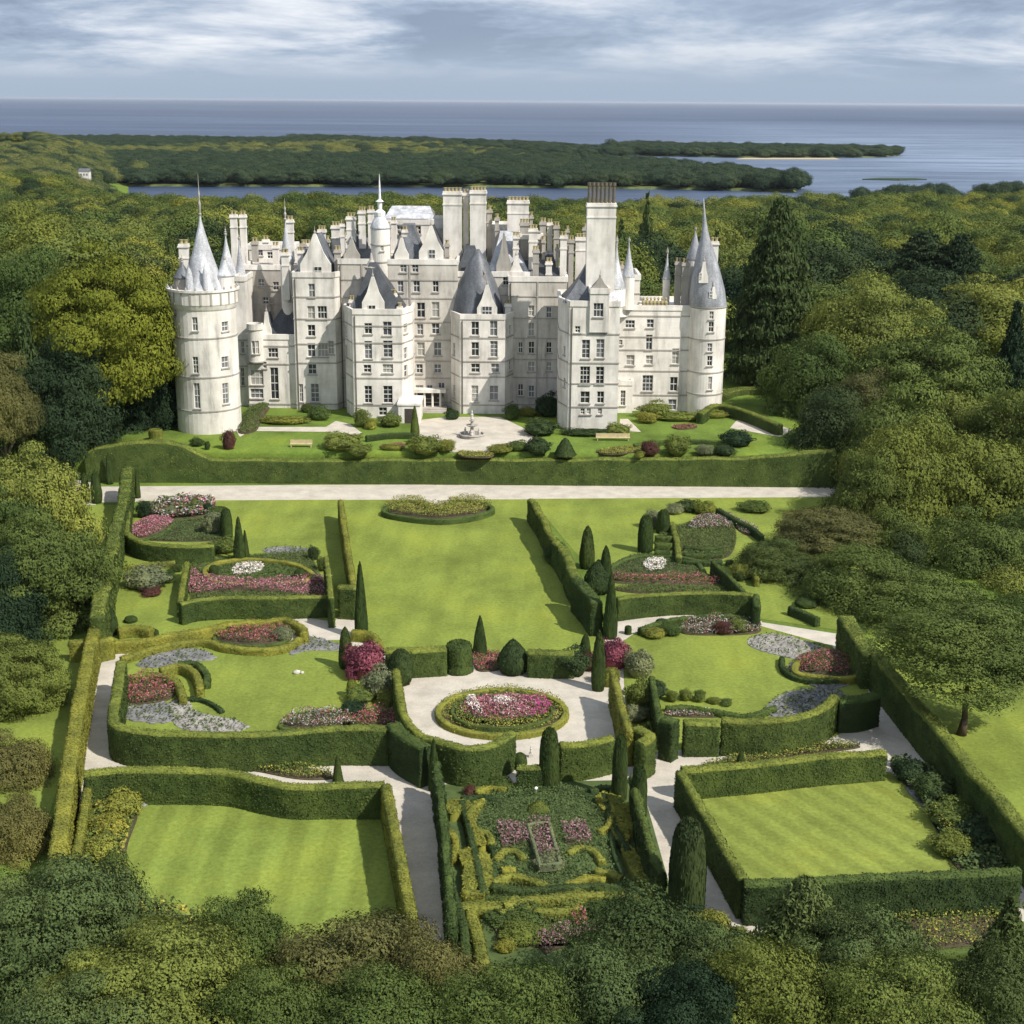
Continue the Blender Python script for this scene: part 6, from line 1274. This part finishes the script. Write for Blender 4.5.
bed([(842, 908), (900, 906), (992, 905), (1000, 944), (850, 948)], FL_GOLD, 'rows of yellow planting below the right corner lawn', h=.6, edge=True, edgem=HEDGE, edgeh=.5, edgew=.6, dens=60)
area('lower_lawn', [(846, 950), (1040, 945), (1060, 1010), (860, 1010)], Z_L, LAWN); hedge([(880, 962), (930, 960), (975, 962)], 1.2, 1.0, HEDGE_DEEP, 'low dark hedge below the rows of yellow planting')
topiary('column', 686, 912, 821, 36, LEAF_DARK, 'large leafy dark column at the right of the knot garden', cat='topiary'); bush(690, 925, 34, 24, LEAF_DARK, 'dark shrub at the foot of the large leafy column'); bush(712, 944, 44, 24, HEDGE_YELLOW, 'bright yellow shrub at the end of the curved gravel path'); bush(738, 950, 20, 22, LEAF_LIGHT, 'light shrub with pink flowers beside the bright yellow shrub')
# knot garden
hedge([(436, 758), (440, 790), (444, 830), (448, 870), (452, 925)], 3.2, .8, HEDGE_DEEP, 'tall dark wavy hedge along the left of the knot garden', wob=.35); hedge([(634, 775), (640, 805), (650, 840), (662, 870)], 2.8, .8, HEDGE_DEEP, 'tall dark hedge along the right of the knot garden', wob=.35); topiary('column', 638, 822, 766, 16, TOPIARY, 'dark rounded column at the upper right corner of the knot garden'); topiary('column', 619, 796, 742, 12, TOPIARY, 'narrow dark column between the circle and the knot garden') if False else None
hedge([(504, 904), (540, 897), (600, 893), (632, 895), (646, 902)], .9, .9, HEDGE_YELLOW, 'long bright yellow cross hedge in the knot garden'); hedge([(455, 905), (500, 903), (520, 897)], .8, 1.4, HEDGE_YELLOW, 'broad yellow hedge at the lower left of the knot garden', sm=False); hedge([(470, 908), (478, 935), (484, 965)], .9, 1.2, HEDGE_YELLOW, 'yellow hedge running down from the knot garden', sm=False); hedge([(452, 888), (464, 925), (466, 960)], .9, .6, HEDGE_DEEP, 'dark line hedge left of the lower yellow hedges', sm=False)
bed([(475, 818), (480, 804), (500, 794), (530, 789), (570, 790), (600, 800), (609, 818), (614, 850), (620, 882), (560, 886), (500, 886), (494, 850), (480, 835)], FL_DARK, 'dome of dark green ground cover in the middle of the knot garden', h=.3, mound=.5, edgem=HEDGE_DEEP, edgeh=.5, edgew=.4, soil=FL_DARK)
bed([(495, 826), (527, 823), (532, 846), (502, 848)], FL_PINK, 'left pink square of the knot garden', h=.35, sm=False, mound=.55, edge=False, dens=70) if False else bed([(496, 826), (526, 824), (530, 845), (502, 848)], FL_MAUVE, 'left pink square of the knot garden', zp=.5, h=.4, sm=False, edge=False, dens=90)
bed([(560, 826), (586, 824), (592, 843), (566, 846)], FL_MAUVE, 'right pink square of the knot garden', zp=.5, h=.4, sm=False, edge=False, dens=90); bed([(528, 823), (549, 821), (560, 862), (540, 864)], FL_MAUVE, 'long central pink strip of the knot garden', zp=.5, h=.45, sm=False, edge=True, edgem=BUSH_GREY, edgeh=.55, edgew=.22, dens=90)
topiary('tear', 538, 818, 800, 24, LEAF_GREEN, 'loose green bush at the head of the central pink strip'); bush(548, 876, 34, 18, BUSH_GREY, 'blue-grey bush at the foot of the central pink strip')
p = U(536, 798, 0); root = empty('garden_urn', (p.x, p.y, 0), 'white urn on a thin pillar at the head of the knot garden', 'urn'); mb = MB(); root.scale = (.4, .4, .45); mb.lathe(0, 0, [(.25, 0), (.25, .15), (.13, .2), (.11, 1.2), (.2, 1.25)], 10); mb.build('pillar', STATUE, root); mb = MB(); mb.lathe(0, 0, [(.1, 1.25), (.3, 1.5), (.34, 1.75), (.22, 1.9), (.05, 2.0)], 12); mb.build('bowl', WHITEP, root)
KN = [([(446, 806), (452, 800), (470, 803), (466, 812), (450, 816)], 'yellow block at the upper left of the knot garden'), ([(470, 806), (484, 800), (480, 812), (474, 826), (466, 822)], 'curled yellow block right of the upper left one'), ([(460, 852), (474, 850), (474, 864), (462, 866)], 'small yellow block low in the left half'), ([(476, 856), (490, 856), (492, 886), (480, 886)], 'tall yellow block beside the dark dome at left'), ([(464, 866), (476, 864), (478, 888), (464, 890)], 'yellow block at the left edge above the cross hedge'), ([(609, 793), (618, 792), (624, 816), (614, 818)], 'slim yellow block at the upper right'), ([(620, 806), (632, 806), (638, 828), (626, 830)], 'yellow block at the right edge'), ([(606, 792), (596, 800), (604, 812), (610, 806)], 'curled yellow block at the upper right of the dome'), ([(621, 849), (632, 848), (646, 880), (636, 880)], 'yellow wedge at the lower right'), ([(636, 850), (646, 848), (656, 890), (648, 896)], 'second yellow wedge at the lower right edge'), ([(472, 828), (482, 834), (486, 846), (476, 846)], 'small curled yellow block left of the dome'), ([(608, 822), (620, 820), (630, 840), (618, 842)], 'yellow block right of the dome')]
for pts_, l in KN:
    P = gp(pts_, .5, True); cx = sum(p.x for p in P) / len(P); cy = sum(p.y for p in P) / len(P)
    mb = MB(); mb.prism([(p.x - cx, p.y - cy) for p in P], 0, .62, s1=.9); me_ = mb.mesh('box_block', HEDGE_YELLOW)
    r_ = np.random.default_rng(len(l)); Q = scatter([(p.x - cx, p.y - cy) for p in P], 420, r_); V, Fq = cards(np.column_stack([Q * .95, np.full(len(Q), .64)]), np.tile([0, 0, 1.], (len(Q), 1)), .16, r_, .35)
    V0 = np.array([v_.co[:] for v_ in me_.vertices]); bm = bmesh.new(); bm.from_mesh(me_); o = MB(); o.v = [tuple(v_) for v_ in V0]; o.f = [tuple(pp.vertices) for pp in me_.polygons]; o.m = [0] * len(o.f); o.mats = [HEDGE_YELLOW]; bm.free(); o.add(V, Fq); ob = o.build('box_block', HEDGE_YELLOW); ob.location = (cx, cy, .0); tag(ob, l + ' of the knot garden' if 'knot' not in l else l, 'box hedge')
for pts_, l in [([(482, 800), (470, 812), (476, 828), (488, 832), (492, 842)], 'yellow hedge scroll curling down the left of the knot dome'), ([(476, 790), (490, 786), (506, 788)], 'yellow hedge scroll above the left of the knot dome'), ([(598, 796), (612, 806), (610, 822), (600, 830)], 'yellow hedge scroll curling down the right of the knot dome'), ([(496, 858), (504, 850), (516, 850), (524, 858)], 'yellow hedge scroll at the lower left inside the knot dome'), ([(568, 852), (580, 846), (594, 850), (602, 860)], 'yellow hedge scroll at the lower right inside the knot dome'), ([(492, 880), (510, 874), (530, 878), (546, 884)], 'yellow hedge line along the lower left rim of the knot dome'), ([(566, 884), (586, 876), (606, 878)], 'yellow hedge line along the lower right rim of the knot dome'), ([(500, 912), (520, 907), (552, 910), (580, 906)], 'pale yellow hedge line between the shrubs below the cross hedge'), ([(450, 830), (456, 842), (452, 856)], 'yellow hedge scroll on the left margin of the knot garden'), ([(636, 820), (646, 838), (650, 856)], 'yellow hedge scroll on the right margin of the knot garden'),
  ([(462, 800), (470, 830), (476, 858), (484, 892)], 'long thin dark dividing hedge in the left half of the knot garden'), ([(604, 793), (614, 822), (628, 850)], 'thin dark dividing hedge in the right half of the knot garden'), ([(492, 884), (520, 888), (560, 886), (600, 884), (630, 888)], 'dark hedge just below the dome'), ([(462, 890), (485, 891)], 'short dark hedge below the left yellow blocks'), ([(502, 868), (516, 868)], 'tiny yellow hedge at the left foot of the dome'), ([(596, 868), (612, 872), (622, 876)], 'small yellow hedge at the right foot of the dome'), ([(500, 800), (480, 795), (462, 797)], 'thin wavy hedge at the top left of the knot garden'), ([(590, 789), (606, 786), (622, 788)], 'thin wavy hedge at the top right of the knot garden')]:
    hedge(pts_, .7, .5, HEDGE_YELLOW if 'yellow' in l else HEDGE_DEEP, l, sm=len(pts_) > 2)
for (a, b_, c, d, m_, l) in [(470, 798, 14, 10, BUSH_RED, 'small red shrub at the upper left corner of the knot garden'), (500, 795, 30, 12, LEAF_GREEN, 'green mounded shrub at the top of the dark dome'), (533, 914, 30, 12, LEAF_GREEN, 'round green shrub below the bright cross hedge'), (575, 912, 34, 13, LEAF_LIGHT, 'light shrub right of the round green one below the cross hedge'), (610, 912, 40, 14, LEAF_GREEN, 'green shrub at the right under the cross hedge'), (500, 918, 30, 14, LEAF_LIGHT, 'light shrub left of centre under the cross hedge'), (515, 930, 60, 14, HEDGE, 'long flat green mound below the knot garden'), (610, 928, 50, 14, HEDGE, 'flat green mound right of the small red bed'), (520, 948, 44, 16, LEAF_GREEN, 'green shrub beside the lower rose strip'), (505, 955, 20, 12, HEDGE_YELLOW, 'small yellow shrub below the flat green mound')]: bush(a, b_, c, d, m_, l)
bed([(570, 918), (585, 917), (587, 932), (573, 933)], FL_ROSE, 'small red square bed below the knot garden', sm=False, h=.8, edge=False, dens=90); bed([(540, 940), (590, 932), (596, 940), (552, 952), (546, 956)], FL_MAUVE, 'rose strip at the bottom of the knot garden', h=.8, edge=False, dens=80)
bed([(485, 905), (540, 900), (640, 900), (650, 935), (600, 948), (500, 948)], FL_GREEN, 'green ground cover below the cross hedge', h=.35, edge=False, sm=False)
# ---------------------------------------------------------------- terrace planting
tb = [(284, 425, 50, 7, HEDGE_YELLOW, 'low yellow clipped mound beside the left terrace path'), (318, 421, 22, 13, LEAF_GREEN, 'green shrub right of the low yellow mound'), (306, 413, 12, 8, TOPIARY, 'small dark shrub behind the yellow mound'), (228, 450, 14, 18, BUSH_RED, 'dark red shrub at the foot of the left round tower'), (361, 428, 16, 18, LEAF_GREEN, 'green shrub against the central bay'), (371, 430, 12, 10, LEAF_LIGHT, 'light shrub right of the green one at the central bay'), (390, 428, 24, 12, LEAF_LIGHT, 'round shrub at the foot of the central bay'), (340, 452, 40, 15, LEAF_LIGHT, 'wide light shrub on the terrace lawn'), (358, 456, 26, 9, LEAF_GREEN, 'low green shrub right of the wide light one'), (392, 451, 24, 6, HEDGE_YELLOW, 'pale low plants on the terrace edge'), (424, 455, 38, 15, LEAF_GREEN, 'green shrub on the terrace edge left of the forecourt'), (445, 453, 20, 12, HEDGE_YELLOW, 'golden plants at the corner of the forecourt'), (196, 447, 14, 8, TOPIARY, 'dark low shrub in front of the left round tower'), (207, 450, 6, 8, TOPIARY, 'small dark bush under the left round tower'),
      (518, 452, 24, 9, LEAF_GREEN, 'green plants with pink flowers on the forecourt edge'), (500, 454, 26, 7, HEDGE_YELLOW, 'low golden plants below the forecourt'), (538, 455, 26, 15, LEAF_DARK, 'dark round shrub on the terrace edge right of the forecourt'), (540, 437, 34, 14, HEDGE_DEEP, 'dark clipped mound beside the forecourt'), (528, 417, 20, 8, HEDGE_YELLOW, 'bright yellow clipped mound near the front wing'), (512, 420, 16, 14, LEAF_GREEN, 'green shrub left of the yellow mound'), (548, 418, 26, 22, LEAF_DARK, 'tall dark ivy-covered shrub beside the square tower'), (618, 437, 26, 11, LEAF_LIGHT, 'light shrub at the foot of the square tower'), (656, 420, 34, 15, LEAF_LIGHT, 'light green shrub under the right wing'), (680, 422, 50, 8, LEAF_LIGHT, 'low hedge-like shrub under the right wing'), (648, 424, 22, 10, HEDGE_YELLOW, 'yellow-green shrub left of the low one'), (712, 419, 34, 8, HEDGE_YELLOW, 'yellow flowers at the foot of the right round tower'), (678, 456, 28, 17, LEAF_GREEN, 'round green shrub on the right terrace edge'), (738, 448, 34, 14, LEAF_DARK, 'dark shrub near the end of the terrace'), (705, 456, 18, 10, BUSH_GREY, 'grey shrub right of the round green one'), (650, 456, 18, 13, BUSH_RED, 'brownish shrub left of the round green one'), (640, 458, 10, 6, LEAF_GREEN, 'little green tuft left of the brownish shrub'), (725, 456, 22, 9, LEAF_DARK, 'low dark shrub between the grey and dark ones'), (452, 420, 16, 8, LEAF_DARK, 'dark shrub between the two central bays'), (590, 437, 60, 6, HEDGE_DEEP, 'low dark hedge at the foot of the square tower')]
for a, b_, c, d, m_, l in tb: bush(a, b_, c, d, m_, l, z0=TZ, asp=1 if c < d * 4 else .4)
topiary('cone', 565, 455, 438, 21, HEDGE_DEEP, 'clipped cone on the terrace edge below the square tower', z0=TZ); topiary('spire', 415, 437, 406, 9, LEAF_GREEN, 'tall narrow green shrub beside the small gate lodge', z0=TZ)
bed([(238, 432), (250, 408), (270, 405), (262, 420), (255, 432)], FL_GREEN, 'sloping green bank beside the left round tower', zp=TZ, h=.3, mound=1.0, edge=False, cat='bank')
hedge([(700, 413), (716, 404), (745, 410), (780, 424)], 1.6, 1.6, HEDGE, 'sloping green hedge beyond the right round tower', z0=TZ); hedge([(715, 395), (740, 388), (790, 388)], 1.0, 3.0, HEDGE, 'low dark hedge in the shade behind the right round tower', z0=TZ)
for pts_, l in [([(596, 452), (615, 448), (640, 447), (640, 452), (610, 455)], 'small pale-flowered bed below the square tower'), ([(672, 427), (690, 425), (697, 428), (680, 430)], 'small pink bed on the right terrace lawn'), ([(380, 447), (400, 444), (405, 448), (390, 451)], 'small pink bed on the left terrace lawn'), ([(460, 452), (492, 454), (488, 458), (462, 457)], 'mixed border below the forecourt')]: bed(pts_, FL_YELLOW if 'pale' in l or 'mixed' in l else FL_ROSE, l, zp=TZ, edge=False, h=.2)
hedge([(366, 436), (390, 433), (416, 433)], .8, .8, HEDGE_DEEP, 'low dark hedge between the left terrace path and the lawn', z0=TZ); hedge([(634, 444), (660, 441), (700, 440), (735, 442)], .6, .7, HEDGE, 'low clipped hedge across the right terrace lawn', z0=TZ)
for i, (x0, x1, y_) in enumerate([(290, 312, 447.5), (596, 630, 441)]):
    p = U((x0 + x1) / 2, y_, TZ); L = (U(x1, y_, TZ) - U(x0, y_, TZ)).length; root = empty('garden_bench', (p.x, p.y, TZ), ['long bench on the left terrace lawn', 'long yellowish bench on the right terrace lawn'][i], 'bench')
    mb = MB(); mb.box(-L / 2, L / 2, 0, .5, .4, .46); mb.build('seat', WOOD, root); mb = MB(); mb.box(-L / 2, L / 2, .45, .5, .46, .95); mb.build('backrest', WOOD, root)
    for sx_ in (-1, 1): mb = MB(); mb.box(sx_ * L * .45 - .05, sx_ * L * .45 + .05, .03, .42, -.02, .4); mb.build('leg', WOOD, root)
# fountain in the forecourt
p = U(472, 437, TZ); root = empty('fountain', (p.x, p.y, TZ), 'tiered stone fountain with figures in the forecourt', 'fountain'); root.scale = (.85, .85, .85); mb = MB(); mb.lathe(0, 0, [(2.0, 0), (2.0, .45), (2.15, .5), (2.1, .6), (1.85, .58), (1.8, .3), (.1, .3)], 24); mb.build('basin', STONE_OLD, root)
mb = MB(); mb.lathe(0, 0, [(.5, .3), (.45, .9), (.3, 1.1), (.25, 1.6), (.9, 1.9), (.95, 2.0), (.3, 1.95), (.2, 2.5), (.5, 2.7), (.15, 2.75)], 14); mb.build('pedestal', STONE_OLD, root); mb = MB(); mb.lathe(0, 0, [(.15, 2.7), (.28, 3.0), (.2, 3.4), (.26, 3.7), (.08, 3.9), (.15, 4.05), (.12, 4.25), (.03, 4.35)], 10); mb.build('figure', STATUE, root)
for k in range(3):
    a = k * 2.1 + .5; mb = MB(); mb.lathe(1.3 * math.cos(a), 1.3 * math.sin(a), [(.2, .3), (.25, .7), (.16, 1.0), (.2, 1.15), (.07, 1.25), (.12, 1.35), (.03, 1.5)], 8); mb.build('figure', STATUE, root)
